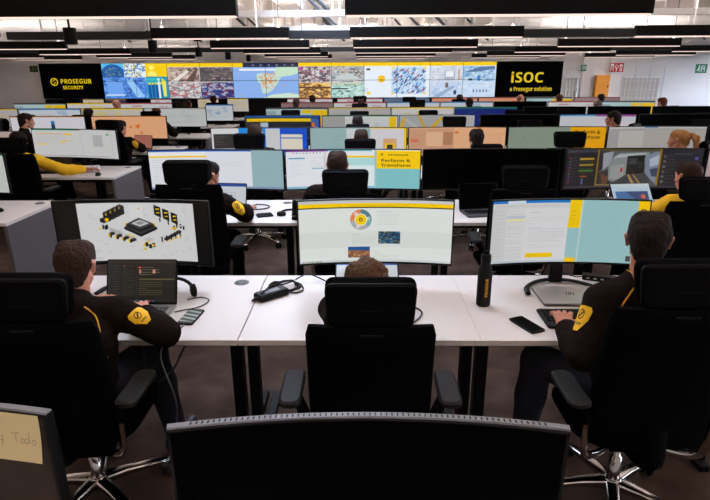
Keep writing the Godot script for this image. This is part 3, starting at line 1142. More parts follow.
	disc(im, 0.405, 0.31, 0.165, Color8(120, 170, 175), 0.0, PI * 0.25, 0.10)
	disc(im, 0.405, 0.31, 0.165, Color8(175, 178, 178), PI * 0.25, PI * 0.95, 0.10)
	disc(im, 0.405, 0.31, 0.085, YEL)
	disc(im, 0.405, 0.31, 0.03, g8(60), 0, TAU, 0.016)
	for q in [[0.372, 0.215], [0.455, 0.29], [0.385, 0.425]]: disc(im, q[0], q[1], 0.026, g8(235), 0, TAU, 0.012)
	text(im, 0.51, 0.18, 0.10, 1, 0.02, g8(90), 4)
	text(im, 0.51, 0.22, 0.145, 8, 0.024, g8(170), 5)
	text(im, 0.345, 0.55, 0.045, 1, 0.02, g8(90), 6)
	text(im, 0.345, 0.59, 0.15, 5, 0.024, g8(170), 7)
	photo(im, 0.52, 0.50, 0.665, 0.70, [Color8(25, 70, 110), Color8(20, 30, 45), Color8(60, 130, 170), Color8(200, 190, 60), Color8(30, 40, 60)], 4, 50)
	photo(im, 0.32, 0.75, 0.465, 0.93, [Color8(140, 90, 60), Color8(190, 120, 70), Color8(60, 60, 80), Color8(120, 70, 60), Color8(220, 180, 120)], 5, 60)
	R(im, 0.32, 0.75, 0.465, 0.81, Color8(30, 85, 150))
	text(im, 0.485, 0.83, 0.05, 1, 0.02, g8(90), 8)
	text(im, 0.485, 0.87, 0.17, 4, 0.024, g8(170), 9)
	R(im, 0, 0.965, 1, 1, Color8(206, 214, 214))
	for k in 10: R(im, 0.02 + k * 0.014, 0.975, 0.028 + k * 0.014, 0.995, [Color8(40, 110, 200), Color8(230, 170, 40), Color8(40, 160, 110), Color8(200, 60, 60)][k % 4])
	lit("web", im, 0.95)
	# R1 right: mail beside a wallpaper
	im = art("mail", 704, 300, Color8(226, 226, 228))
	R(im, 0, 0, 0.51, 0.04, Color8(20, 120, 205))
	R(im, 0.10, 0, 0.22, 0.04, Color8(215, 230, 245))
	R(im, 0, 0.04, 0.51, 0.12, g8(216))
	text(im, 0.02, 0.08, 0.42, 1, 0.02, g8(140), 2)
	R(im, 0, 0.12, 0.10, 0.97, g8(214))
	text(im, 0.012, 0.16, 0.07, 14, 0.055, g8(160), 3)
	R(im, 0.10, 0.12, 0.225, 0.97, g8(222))
	R(im, 0.10, 0.235, 0.225, 0.275, Color8(196, 204, 216))
	R(im, 0.10, 0.29, 0.225, 0.32, Color8(246, 236, 170))
	for k in 7: text(im, 0.11, 0.17 + k * 0.115, 0.10, 2, 0.04, g8(150), k)
	text(im, 0.26, 0.19, 0.06, 1, 0.02, g8(60), 11)
	text(im, 0.25, 0.27, 0.24, 2, 0.035, g8(170), 12)
	text(im, 0.25, 0.37, 0.03, 1, 0.02, g8(110), 13)
	text(im, 0.25, 0.43, 0.24, 2, 0.025, Color8(120, 130, 200), 14)
	text(im, 0.25, 0.50, 0.24, 6, 0.03, g8(150), 15)
	text(im, 0.25, 0.72, 0.12, 2, 0.04, g8(160), 16)
	R(im, 0.245, 0.845, 0.425, 0.92, YEL)
	text(im, 0.26, 0.88, 0.06, 1, 0.02, g8(60), 17)
	R(im, 0.51, 0, 1, 1, TEAL)
	R(im, 0.51, 0, 0.59, 0.44, YEL)
	R(im, 0.51, 0.93, 0.58, 1, YEL)
	R(im, 0.585, 0, 0.595, 1, Color8(196, 218, 220))
	text(im, 0.52, 0.18, 0.03, 3, 0.06, g8(40), 18)
	poly(im, [[0.72, 0.2], [0.95, 0.75], [0.945, 0.76], [0.715, 0.21]], Color8(150, 194, 196))
	R(im, 0.935, 0, 1, 0.30, YEL)
	disc(im, 0.967, 0.17, 0.05, g8(60), 0, TAU, 0.035)
	R(im, 0.0, 0.965, 0.51, 1, Color8(196, 208, 216))
	R(im, 0.90, 0.88, 0.93, 0.97, g8(70))
	lit("mail", im, 0.86)
	# laptops of the first row
	im = art("code", 256, 160, Color8(24, 24, 22))
	R(im, 0, 0, 1, 0.06, Color8(40, 38, 36))
	R(im, 0.0, 0.06, 0.05, 0.92, Color8(34, 36, 38))
	R(im, 0.42, 0.06, 0.43, 0.92, Color8(52, 50, 46))
	text(im, 0.07, 0.13, 0.10, 12, 0.062, Color8(120, 122, 110), 3)
	text(im, 0.22, 0.13, 0.17, 13, 0.058, Color8(110, 118, 96), 4)
	text(im, 0.47, 0.16, 0.3, 4, 0.06, Color8(200, 190, 170), 5)
	R(im, 0.46, 0.44, 0.98, 0.47, Color8(96, 88, 56))
	text(im, 0.46, 0.52, 0.34, 7, 0.05, Color8(160, 140, 80), 6)
	R(im, 0.23, 0.12, 0.25, 0.145, Color8(210, 50, 40)); R(im, 0.45, 0.15, 0.48, 0.19, Color8(210, 60, 50)); R(im, 0.66, 0.22, 0.70, 0.31, Color8(190, 130, 110))
	R(im, 0.46, 0.22, 0.49, 0.31, Color8(190, 130, 110))
	R(im, 0, 0.94, 1, 1, Color8(30, 34, 36))
	for k in 9: R(im, 0.3 + k * 0.045, 0.955, 0.32 + k * 0.045, 0.985, [Color8(50, 140, 120), Color8(190, 60, 50), Color8(60, 100, 180)][k % 3])
	lit("code", im, 1.1)
	im = art("lap_white", 128, 80, Color8(226, 232, 238))
	R(im, 0, 0, 1, 0.12, Color8(30, 80, 170))
	text(im, 0.1, 0.3, 0.6, 4, 0.1, g8(140), 3)
	R(im, 0.5, 0.5, 0.6, 0.6, Color8(60, 110, 190))
	lit("lap_white", im, 0.75)
	im = art("lap_blue", 128, 80, Color8(190, 214, 230))
	R(im, 0, 0, 1, 0.14, Color8(205, 220, 228))
	R(im, 0.08, 0.35, 0.92, 0.8, Color8(40, 110, 170))
	poly(im, [[0.35, 0.35], [0.92, 0.35], [0.92, 0.8], [0.6, 0.8]], Color8(16, 60, 120))
	disc(im, 0.78, 0.6, 0.1, Color8(220, 90, 50))
	lit("lap_blue", im, 0.75)
	im = art("lap_orange", 64, 40, Color8(226, 140, 120))
	lit("lap_orange", im, 0.45)
	im = art("phone_lit", 64, 128, Color8(60, 66, 66))
	for k in 4: poly(im, [[0.0, 0.05 + k * 0.24], [1.0, 0.17 + k * 0.24], [1.0, 0.29 + k * 0.24], [0.0, 0.15 + k * 0.24]], Color8(205, 214, 212))
	R(im, 0, 0, 1, 0.08, g8(30)); R(im, 0, 0.9, 1, 1, g8(30))
	lit("phone_lit", im, 0.6)
	wide_screens()
	wall_screens()

func wide(key: String, bg: Color) -> Image:
	return art(key, 512, 152, bg)

func wide_screens() -> void:
	var im := wide("mailsheet", Color8(226, 228, 236))       # R2 a
	R(im, 0, 0, 1, 0.03, Color8(40, 90, 190)); R(im, 0, 0.14, 0.42, 0.18, YEL)
	R(im, 0, 0.03, 0.42, 0.14, g8(236)); text(im, 0.02, 0.24, 0.10, 12, 0.06, g8(180), 2); text(im, 0.15, 0.24, 0.55, 4, 0.07, g8(190), 3)
	R(im, 0.76, 0.0, 1, 1, Color8(150, 182, 188)); R(im, 0, 0.95, 1, 1, Color8(130, 150, 180))
	lit("mailsheet", im)
	im = wide("perform", Color8(232, 232, 240))               # R2 b
	R(im, 0, 0, 0.31, 0.04, Color8(120, 60, 150)); R(im, 0.31, 0, 0.64, 0.03, Color8(90, 180, 190))
	for k in 9: R(im, 0.05 + k * 0.025, 0.06, 0.06 + k * 0.025, 0.085, [Color8(220, 90, 90), Color8(90, 130, 210), Color8(110, 190, 110)][k % 3])
	R(im, 0.02, 0.19, 0.14, 0.225, Color8(90, 160, 200)); text(im, 0.03, 0.26, 0.10, 8, 0.06, Color8(170, 190, 210), 5)
	for k in 5: text(im, 0.19, 0.2 + k * 0.07, 0.1, 1, 0.05, g8(170), k)
	R(im, 0.19, 0.455, 0.29, 0.49, Color8(150, 190, 205))
	R(im, 0.28, 0.03, 0.30, 1, g8(215))
	R(im, 0.31, 0.15, 0.66, 0.20, YEL); R(im, 0.31, 0.2, 0.66, 0.4, Color8(178, 222, 224)); R(im, 0.31, 0.4, 0.66, 1, Color8(226, 238, 240))
	R(im, 0.66, 0.0, 0.675, 1, Color8(160, 200, 204)); R(im, 0.675, 0.02, 1, 0.48, YEL); R(im, 0.675, 0.48, 1, 1, Color8(130, 196, 202))
	R(im, 0, 0.94, 0.66, 1, Color8(140, 190, 215)); 
	disc(im, 0.715, 0.12, 0.028, g8(40), 0, TAU, 0.014)
	lit("perform", im)
	im = wide("operations", Color8(28, 29, 40))               # R2 d
	R(im, 0, 0, 0.24, 0.08, Color8(60, 62, 74)); text(im, 0.02, 0.05, 0.1, 1, 0.02, g8(170), 4)
	for k in 9: R(im, 0.025, 0.2 + k * 0.08, 0.035, 0.235 + k * 0.08, [Color8(200, 60, 80), Color8(60, 170, 120), Color8(90, 90, 200), Color8(180, 60, 160)][k % 4])
	text(im, 0.045, 0.2, 0.05, 10, 0.07, g8(110), 5)
	for k in 3: R(im, 0.105, 0.22 + k * 0.15, 0.215, 0.27 + k * 0.15, [Color8(196, 160, 40), Color8(170, 140, 40), Color8(70, 130, 50)][k])
	text(im, 0.11, 0.31, 0.1, 6, 0.06, Color8(110, 130, 60), 6); R(im, 0.12, 0.68, 0.17, 0.71, Color8(190, 90, 40)); R(im, 0.13, 0.75, 0.145, 0.9, Color8(90, 110, 180))
	R(im, 0.24, 0, 0.25, 1, Color8(170, 130, 20))
	R(im, 0.25, 0.05, 0.71, 0.97, Color8(96, 100, 108))
	poly(im, [[0.25, 0.05], [0.33, 0.05], [0.30, 0.45], [0.25, 0.6]], Color8(40, 42, 50)); poly(im, [[0.28, 0.10], [0.36, 0.06], [0.34, 0.40], [0.29, 0.55]], Color8(170, 176, 186))
	poly(im, [[0.25, 0.6], [0.36, 0.50], [0.36, 0.97], [0.25, 0.97]], Color8(60, 56, 58)); poly(im, [[0.28, 0.62], [0.34, 0.72], [0.33, 0.97], [0.30, 0.97]], Color8(120, 80, 60))
	poly(im, [[0.33, 0.40], [0.36, 0.20], [0.41, 0.10], [0.62, 0.08], [0.64, 0.25], [0.49, 0.80], [0.44, 0.90], [0.34, 0.80]], Color8(150, 156, 158))
	poly(im, [[0.36, 0.24], [0.40, 0.14], [0.60, 0.10], [0.60, 0.16], [0.42, 0.22]], Color8(196, 202, 206)); poly(im, [[0.35, 0.44], [0.45, 0.38], [0.45, 0.84], [0.35, 0.76]], Color8(172, 176, 176))
	poly(im, [[0.465, 0.18], [0.595, 0.15], [0.60, 0.62], [0.47, 0.66]], Color8(22, 24, 28)); R(im, 0.48, 0.24, 0.54, 0.40, Color8(60, 66, 72)); R(im, 0.55, 0.30, 0.585, 0.5, Color8(44, 48, 54))
	R(im, 0.425, 0.48, 0.44, 0.60, Color8(190, 40, 40)); poly(im, [[0.47, 0.66], [0.64, 0.60], [0.66, 0.97], [0.40, 0.97], [0.36, 0.90]], Color8(74, 74, 80))
	poly(im, [[0.48, 0.66], [0.495, 0.66], [0.56, 0.97], [0.53, 0.97]], Color8(196, 150, 80)); poly(im, [[0.52, 0.66], [0.53, 0.66], [0.61, 0.97], [0.59, 0.97]], Color8(180, 140, 80)); poly(im, [[0.25, 0.90], [0.45, 0.92], [0.45, 0.97], [0.25, 0.97]], Color8(150, 130, 90))
	poly(im, [[0.60, 0.20], [0.66, 0.08], [0.71, 0.06], [0.71, 0.93], [0.66, 0.80], [0.61, 0.62]], Color8(140, 152, 176)); poly(im, [[0.63, 0.26], [0.70, 0.14], [0.70, 0.40], [0.64, 0.46]], Color8(196, 206, 224)); poly(im, [[0.64, 0.52], [0.70, 0.48], [0.70, 0.72], [0.66, 0.70]], Color8(70, 80, 104))
	R(im, 0.25, 0.0, 0.71, 0.05, Color8(90, 80, 40)); R(im, 0.70, 0, 0.712, 1, Color8(170, 130, 20))
	R(im, 0.712, 0, 1, 1, Color8(38, 38, 44)); text(im, 0.80, 0.12, 0.14, 1, 0.03, g8(190), 7)
	for k in 6: R(im, 0.73, 0.16 + k * 0.13, 0.75, 0.22 + k * 0.13, g8(110 + 12 * (k % 3)))
	text(im, 0.76, 0.17, 0.06, 9, 0.085, g8(140), 8); R(im, 0.95, 0.2, 0.97, 0.27, Color8(90, 90, 190)); R(im, 0, 0.95, 1, 1, Color8(60, 62, 76))
	lit("operations", im, 0.65)
	im = wide("rose", Color8(205, 182, 180)); text(im, 0.05, 0.2, 0.5, 8, 0.08, Color8(170, 150, 150), 4); lit("rose", im, 0.6)
	im = wide("greenline", Color8(216, 220, 216)); R(im, 0, 0, 1, 0.03, Color8(20, 120, 80)); text(im, 0.05, 0.2, 0.8, 8, 0.09, g8(180), 4); lit("greenline", im, 0.72)
	# row 3
	im = wide("sheet", Color8(212, 212, 212))                 # left man with the yellow sleeves
	R(im, 0, 0, 0.55, 0.03, Color8(30, 140, 90)); R(im, 0.52, 0, 0.54, 0.035, Color8(210, 40, 40)); R(im, 0.03, 0.13, 0.34, 0.17, Color8(230, 190, 140)); R(im, 0.36, 0.14, 0.45, 0.2, YEL)
	for k in 7: text(im, 0.04, 0.2 + k * 0.05, 0.33, 1, 0.02, g8(165), k)
	R(im, 0.36, 0.38, 0.46, 0.41, Color8(235, 200, 90)); R(im, 0.31, 0.42, 0.36, 0.48, YEL); R(im, 0.03, 0.52, 0.17, 0.55, YEL)
	R(im, 0.55, 0, 0.56, 1, g8(200)); R(im, 0.70, 0.18, 0.82, 0.6, g8(186)); text(im, 0.72, 0.25, 0.09, 6, 0.05, g8(160), 3); R(im, 0.87, 0.13, 0.91, 0.18, Color8(30, 170, 90))
	R(im, 0.93, 0, 0.94, 1, g8(200)); R(im, 0, 0.93, 0.9, 0.96, g8(180))
	lit("sheet", im, 0.84)
	im = wide("pinkpage", Color8(218, 190, 184)); lit("pinkpage", im, 0.6)
	im = wide("bluewindows", Color8(28, 118, 222))            # R3 blue
	R(im, 0.0, 0.0, 0.28, 1, Color8(214, 214, 216)); R(im, 0.02, 0.2, 0.25, 0.72, Color8(52, 48, 46)); text(im, 0.03, 0.28, 0.12, 5, 0.07, g8(150), 2); R(im, 0, 0.82, 0.28, 0.97, Color8(150, 200, 220))
	R(im, 0.02, 0.85, 0.04, 0.9, Color8(200, 60, 60)); R(im, 0.56, 0.02, 0.71, 0.92, Color8(205, 205, 206)); R(im, 0.71, 0, 1, 1, Color8(20, 80, 200)); R(im, 0.72, 0.22, 0.95, 0.75, Color8(222, 214, 196))
	R(im, 0.72, 0.33, 0.95, 0.37, Color8(60, 110, 190)); R(im, 0.28, 0.0, 0.56, 0.3, Color8(30, 140, 225)); R(im, 0.72, 0.75, 0.82, 1, Color8(30, 130, 225))
	lit("bluewindows", im)
	im = wide("tealtruck", Color8(160, 190, 192))             # R3 middle
	text(im, 0.03, 0.15, 0.03, 6, 0.13, Color8(190, 150, 130), 2); text(im, 0.24, 0.3, 0.14, 4, 0.12, Color8(120, 150, 155), 3)
	R(im, 0.375, 0.03, 0.56, 1, Color8(214, 220, 224)); R(im, 0.56, 0.03, 0.62, 1, Color8(150, 184, 186)); R(im, 0.625, 0.02, 0.975, 1, Color8(224, 222, 226)); R(im, 0.975, 0, 1, 1, YEL); R(im, 0.62, 0, 1, 0.03, YEL)
	R(im, 0.76, 0.38, 0.90, 0.72, Color8(226, 174, 128)); R(im, 0.78, 0.55, 0.88, 0.9, YEL); R(im, 0.80, 0.6, 0.86, 0.75, g8(50)); R(im, 0.79, 0.86, 0.82, 0.95, g8(30)); R(im, 0.85, 0.86, 0.88, 0.95, g8(30)); R(im, 0.91, 0.8, 0.95, 0.84, Color8(250, 180, 40))
	lit("tealtruck", im, 0.82)
	im = wide("orangelist", Color8(248, 190, 145))            # R3 orange
	R(im, 0.0, 0.03, 0.47, 0.9, Color8(226, 170, 134)); R(im, 0.18, 0.15, 0.36, 0.66, Color8(246, 196, 160)); text(im, 0.03, 0.2, 0.1, 8, 0.08, Color8(160, 110, 90), 3); R(im, 0.36, 0.16, 0.46, 0.62, Color8(196, 140, 104))
	R(im, 0.02, 0.4, 0.10, 0.5, Color8(240, 120, 90)); text(im, 0.02, 0.78, 0.3, 2, 0.08, Color8(130, 90, 70), 5); R(im, 0.48, 0.14, 0.52, 0.22, Color8(240, 130, 20)); R(im, 0.7, 0, 0.75, 0.03, Color8(240, 140, 20))
	for k in 6: R(im, 0.80 + k * 0.03, 0.2, 0.803 + k * 0.03, 0.9, Color8(220, 160, 120))
	lit("orangelist", im, 0.74)
	im = wide("sagegreen", Color8(150, 166, 148))             # R3 green with the yellow plate
	R(im, 0.645, 0, 1, 0.93, Color8(255, 184, 0)); R(im, 0.78, 0.93, 1, 1, Color8(130, 190, 180)); poly(im, [[0.2, 0.2], [0.42, 0.6], [0.415, 0.61], [0.195, 0.21]], Color8(138, 154, 136))
	R(im, 0.10, 0.82, 0.115, 0.88, Color8(190, 80, 70)); R(im, 0.155, 0.32, 0.162, 0.38, Color8(100, 120, 100))
	lit("sagegreen", im, 0.7)
	im = wide("greydoc", Color8(176, 174, 172))               # R3 grey
	R(im, 0, 0, 1, 0.06, Color8(214, 212, 210)); R(im, 0.38, 0.0, 0.52, 0.04, Color8(90, 140, 200)); R(im, 0.12, 0.13, 0.38, 0.95, Color8(206, 200, 194)); text(im, 0.15, 0.2, 0.2, 9, 0.075, g8(160), 3); R(im, 0.38, 0.1, 1, 1, Color8(190, 184, 178))
	lit("greydoc", im, 0.68)
	# row 4
	im = wide("whitecards", Color8(228, 224, 232)); R(im, 0, 0, 1, 0.03, Color8(226, 150, 60)); R(im, 0.52, 0.2, 0.57, 0.85, Color8(24, 60, 96)); R(im, 0.52, 0.2, 0.57, 0.35, Color8(40, 130, 200)); R(im, 0.72, 0.58, 0.78, 0.75, Color8(40, 46, 56)); R(im, 0.86, 0.62, 0.91, 0.78, Color8(214, 190, 70)); R(im, 0.34, 0.66, 0.38, 0.8, Color8(240, 190, 80)); text(im, 0.6, 0.3, 0.12, 3, 0.12, g8(180), 3)
	lit("whitecards", im, 0.76)
	im = wide("orangemap", Color8(248, 184, 138)); R(im, 0, 0, 1, 0.02, Color8(230, 140, 50)); R(im, 0.15, 0.45, 0.28, 0.9, Color8(230, 100, 60)); R(im, 0.0, 0.45, 0.12, 0.9, Color8(226, 150, 120))
	for q in [[0.37, 0.68], [0.50, 0.48], [0.58, 0.45], [0.60, 0.5], [0.64, 0.75], [0.61, 0.42]]: disc(im, q[0], q[1], 0.055, Color8(240, 120, 20))
	lit("orangemap", im, 0.74)
	im = wide("yellowtiles", Color8(30, 34, 44)); R(im, 0, 0, 1, 0.08, Color8(24, 90, 170)); R(im, 0.02, 0.12, 0.9, 0.26, YEL); R(im, 0.03, 0.32, 0.2, 0.85, Color8(50, 44, 44)); R(im, 0.2, 0.3, 0.3, 0.85, Color8(190, 210, 224)); R(im, 0.36, 0.35, 0.62, 0.9, Color8(40, 38, 40)); R(im, 0.88, 0.12, 0.98, 0.95, Color8(60, 100, 170)); R(im, 0.89, 0.3, 0.93, 0.5, Color8(240, 120, 40)); R(im, 0.93, 0.5, 0.97, 0.7, Color8(245, 200, 190)); R(im, 0.98, 0, 1, 1, Color8(20, 40, 200))
	lit("yellowtiles", im, 0.72)
	im = wide("greysheet", Color8(222, 226, 224)); R(im, 0, 0, 1, 0.04, Color8(30, 120, 80)); R(im, 0.0, 0.05, 0.3, 1, Color8(176, 174, 172)); for k in 6: R(im, 0.3, 0.2 + k * 0.12, 0.88, 0.22 + k * 0.12, g8(200))
	R(im, 0.5, 0.3, 0.62, 1, Color8(196, 206, 210)); R(im, 0.7, 0.3, 0.76, 0.9, Color8(200, 210, 214)); R(im, 0.89, 0.05, 0.985, 1, YEL)
	lit("greysheet", im, 0.72)
	im = wide("greymap", Color8(186, 188, 190)); poly(im, [[0.02, 0.1], [0.06, 0.05], [0.38, 0.8], [0.34, 0.9]], Color8(206, 206, 206)); poly(im, [[0.24, 0.0], [0.27, 0.0], [0.40, 0.75], [0.36, 0.8]], Color8(236, 180, 40)); poly(im, [[0.36, 0.70], [0.56, 0.05], [0.60, 0.1], [0.40, 0.85]], Color8(236, 190, 60)); poly(im, [[0.0, 0.5], [0.05, 0.1], [0.09, 0.1], [0.04, 0.7]], Color8(236, 190, 60)); R(im, 0.62, 0, 1, 1, Color8(196, 196, 200))
	lit("greymap", im, 0.66)
	im = wide("violetmail", Color8(214, 216, 222)); R(im, 0, 0, 0.48, 0.06, Color8(70, 150, 210)); R(im, 0.48, 0, 1, 0.08, Color8(160, 70, 160)); text(im, 0.05, 0.3, 0.4, 7, 0.09, Color8(190, 180, 150), 3); R(im, 0.52, 0.3, 1, 1, Color8(226, 216, 226))
	lit("violetmail", im, 0.72)
	# farther rows: plain pages with a few blocks, each with its own colours
	for q in [["p_teal", Color8(186, 214, 216), Color8(40, 40, 44), YEL], ["p_greyroad", Color8(190, 186, 186), Color8(236, 186, 50), Color8(170, 170, 172)], ["p_whiteyellow", Color8(222, 218, 218), YEL, Color8(190, 190, 192)], ["p_bluegreen", Color8(20, 40, 130), Color8(30, 150, 90), Color8(222, 216, 214)], ["p_whiteblue", Color8(216, 222, 228), Color8(50, 120, 200), Color8(190, 196, 204)], ["p_photos", Color8(150, 120, 118), Color8(140, 50, 50), Color8(200, 205, 206)], ["p_orange", Color8(236, 170, 132), Color8(220, 90, 70), Color8(210, 140, 110)], ["p_cream", Color8(226, 208, 176), Color8(180, 150, 120), Color8(236, 226, 206)], ["p_creamyellow", Color8(214, 206, 196), YEL, Color8(196, 190, 184)], ["p_white", Color8(220, 222, 224), Color8(190, 60, 70), Color8(196, 204, 204)], ["p_plain", Color8(214, 216, 216), Color8(196, 196, 196), Color8(204, 208, 206)], ["p_navy", Color8(28, 44, 92), Color8(220, 140, 40), Color8(20, 30, 70)], ["p_mixed", Color8(120, 126, 140), Color8(40, 120, 190), Color8(206, 190, 60)]]:
		im = art(q[0], 256, 76, q[1])
		var g := RandomNumberGenerator.new()
		g.seed = hash(q[0])
		for k in 7:
			var x := g.randf_range(0.0, 0.8)
			var y := g.randf_range(0.1, 0.7)
			R(im, x, y, x + g.randf_range(0.06, 0.2), y + g.randf_range(0.08, 0.25), q[3] if k == 1 else (q[2] as Color).lerp(q[1], 0.6 if k % 2 else 0.8))
		R(im, 0, 0, 1, 0.07, (q[2] as Color).lerp(q[1], 0.2))
		text(im, 0.05, 0.3, 0.7, 5, 0.12, (q[1] as Color).darkened(0.3), 5)
		if q[3] == YEL: R(im, 0.75, 0.1, 1, 1, YEL)
		lit(q[0], im, 0.70)
	# panels of writing that are flat print
	im = art("note", 128, 96, Color8(238, 220, 168))
	var ink := Color8(196, 178, 134)
	for q in [[0.10, 0.44, 0.13, 0.60], [0.10, 0.44, 0.20, 0.46], [0.10, 0.52, 0.18, 0.54], [0.24, 0.50, 0.26, 0.62], [0.24, 0.60, 0.31, 0.62], [0.30, 0.50, 0.32, 0.70], [0.48, 0.42, 0.62, 0.44], [0.545, 0.42, 0.565, 0.62], [0.78, 0.40, 0.80, 0.63]]: R(im, q[0], q[1], q[2], q[3], ink)
	for q in [[0.67, 0.58], [0.745, 0.58], [0.87, 0.59]]: disc(im, q[0], q[1], 0.055, ink, 0, TAU, 0.035)
	var nm := mat("note_print", Color(1, 1, 1), 0.8)
	nm.albedo_texture = ImageTexture.create_from_image(im)
	im = art("badge", 96, 96, Color8(244, 190, 10))
	disc(im, 0.45, 0.34, 0.20, Color8(60, 46, 10), 0, TAU, 0.15)
	poly(im, [[0.33, 0.40], [0.52, 0.20], [0.58, 0.26], [0.39, 0.46]], Color8(60, 46, 10))
	for k in 5: R(im, 0.22 + k * 0.11, 0.66, 0.29 + k * 0.11, 0.76, Color8(60, 46, 10))
	var bm := mat("badge_print", Color(1, 1, 1), 0.7)
	bm.albedo_texture = ImageTexture.create_from_image(im)
	bm.texture_repeat = false

func wall_screens() -> void:
	var im := art("w0", 384, 216, Color8(20, 60, 130))
	R(im, 0, 0, 0.34, 0.42, Color8(90, 190, 235)); disc(im, 0.17, 0.36, 0.34, Color8(24, 90, 170)); photo(im, 0.05, 0.12, 0.30, 0.38, [Color8(24, 90, 170), Color8(220, 200, 40), Color8(24, 110, 190), Color8(60, 140, 120), Color8(20, 70, 150)], 3, 30)
	photo(im, 0.34, 0, 0.67, 0.40, [Color8(226, 240, 250), Color8(40, 110, 190), Color8(240, 246, 250), Color8(250, 210, 40), Color8(20, 60, 130)], 6, 60)
	R(im, 0.67, 0, 1, 0.38, Color8(250, 208, 10)); disc(im, 0.765, 0.12, 0.07, Color8(255, 236, 120)); poly(im, [[0.69, 0.36], [0.72, 0.22], [0.81, 0.22], [0.85, 0.36]], Color8(255, 236, 120)); text(im, 0.87, 0.1, 0.1, 5, 0.04, Color8(200, 160, 10), 3)
	photo(im, 0, 0.40, 0.34, 1, [Color8(90, 150, 230), Color8(40, 80, 160), Color8(130, 180, 240), Color8(60, 110, 200), Color8(30, 60, 130)], 9, 40)
	poly(im, [[0.05, 0.45], [0.3, 0.55], [0.3, 0.9], [0.05, 0.95]], Color8(110, 165, 240)); R(im, 0.02, 0.88, 0.32, 0.92, Color8(200, 220, 245))
	photo(im, 0.34, 0.40, 0.67, 1, [Color8(70, 130, 220), Color8(150, 200, 250), Color8(30, 70, 150), Color8(100, 160, 235)], 12, 40)
	poly(im, [[0.36, 0.5], [0.45, 0.44], [0.62, 0.95], [0.50, 0.98]], Color8(150, 200, 250))
	R(im, 0.67, 0.38, 1, 1, Color8(30, 150, 190)); for k in 4: R(im, 0.69 + k * 0.055, 0.60, 0.73 + k * 0.055, 0.98, Color8(24, 80, 160)); disc(im, 0.71 + k * 0.055, 0.56, 0.04, Color8(250, 214, 30)) 
	R(im, 0.84, 0.42, 0.875, 1, Color8(210, 240, 240)); R(im, 0.67, 0.42, 0.84, 0.55, Color8(60, 190, 200)); poly(im, [[0.90, 0.42], [0.97, 0.5], [0.96, 0.95], [0.92, 0.95]], Color8(240, 230, 90))
	lit("wall_0", im, 1.08)
	im = art("w1", 384, 216, g8(200))
	R(im, 0, 0, 1, 0.10, YEL)
	photo(im, 0, 0.12, 0.49, 0.52, [Color8(196, 172, 160), Color8(90, 72, 70), Color8(222, 206, 196), Color8(150, 120, 108), Color8(60, 50, 52)], 21, 40)
	poly(im, [[0.05, 0.5], [0.30, 0.20], [0.34, 0.24], [0.14, 0.52]], Color8(230, 222, 214)); poly(im, [[0.28, 0.5], [0.44, 0.16], [0.47, 0.2], [0.40, 0.52]], Color8(100, 76, 70))
	photo(im, 0.50, 0.12, 1, 0.52, [Color8(96, 84, 90), Color8(60, 60, 72), Color8(190, 170, 158), Color8(80, 96, 84), Color8(120, 106, 110)], 22, 40)
	photo(im, 0, 0.54, 0.49, 1, [Color8(196, 196, 200), Color8(232, 228, 228), Color8(120, 110, 110), Color8(190, 60, 60), Color8(90, 96, 110)], 23, 90)
	photo(im, 0.50, 0.54, 1, 1, [Color8(40, 50, 110), Color8(220, 210, 214), Color8(150, 40, 50), Color8(50, 80, 160), Color8(230, 226, 228)], 24, 60)
	lit("wall_1", im, 1.08)
	im = art("w2", 384, 216, Color8(140, 178, 238))
	R(im, 0, 0, 1, 0.12, Color8(32, 42, 72)); R(im, 0, 0, 0.16, 0.12, Color8(250, 206, 20)); for k in 6: R(im, 0.3 + k * 0.12, 0.05, 0.33 + k * 0.12, 0.08, g8(170))
	R(im, 0.10, 0.16, 0.88, 0.22, Color8(236, 240, 246)); R(im, 0.80, 0.16, 0.87, 0.22, Color8(250, 206, 30))
	poly(im, [[0.36, 0.32], [0.46, 0.28], [0.62, 0.33], [0.74, 0.40], [0.70, 0.52], [0.66, 0.62], [0.60, 0.76], [0.50, 0.88], [0.44, 0.86], [0.42, 0.6], [0.37, 0.5]], Color8(196, 222, 214))
	poly(im, [[0.62, 0.33], [0.66, 0.12], [1, 0.12], [1, 0.30], [0.90, 0.36], [0.74, 0.40]], Color8(200, 228, 204)); poly(im, [[0.46, 0.99], [0.60, 0.90], [0.85, 0.86], [1.0, 0.90], [1, 1], [0.46, 1]], Color8(206, 230, 212))
	var g := RandomNumberGenerator.new()
	g.seed = 5
	for k in 130:
		var x := clampf(g.randfn(0.53, 0.085), 0.36, 0.74)
		var y := clampf(g.randfn(0.52, 0.14), 0.30, 0.88)
		if y > 0.75 and absf(x - 0.5) > 0.08: continue
		disc(im, x, y, 0.014, Color8(240, 124, 20) if k % 9 else Color8(90, 190, 90))
	for q in [[0.80, 0.62], [0.76, 0.64], [0.96, 0.46], [0.9, 0.9], [0.12, 0.93]]: disc(im, q[0], q[1], 0.016, Color8(245, 170, 30))
	lit("wall_2", im, 1.08)
	im = art("w3", 384, 216, g8(200))
	R(im, 0, 0, 1, 0.10, YEL)
	photo(im, 0, 0.11, 0.49, 0.54, [Color8(200, 190, 196), Color8(50, 40, 50), Color8(120, 60, 70), Color8(230, 226, 228), Color8(40, 44, 60)], 31, 80); R(im, 0.01, 0.12, 0.05, 0.2, Color8(230, 60, 180))
	photo(im, 0.50, 0.11, 1, 0.54, [Color8(170, 178, 186), Color8(70, 72, 76), Color8(226, 190, 150), Color8(110, 120, 110), Color8(220, 222, 226)], 32, 50); poly(im, [[0.55, 0.4], [0.78, 0.3], [0.98, 0.5], [0.62, 0.53]], Color8(200, 208, 210))
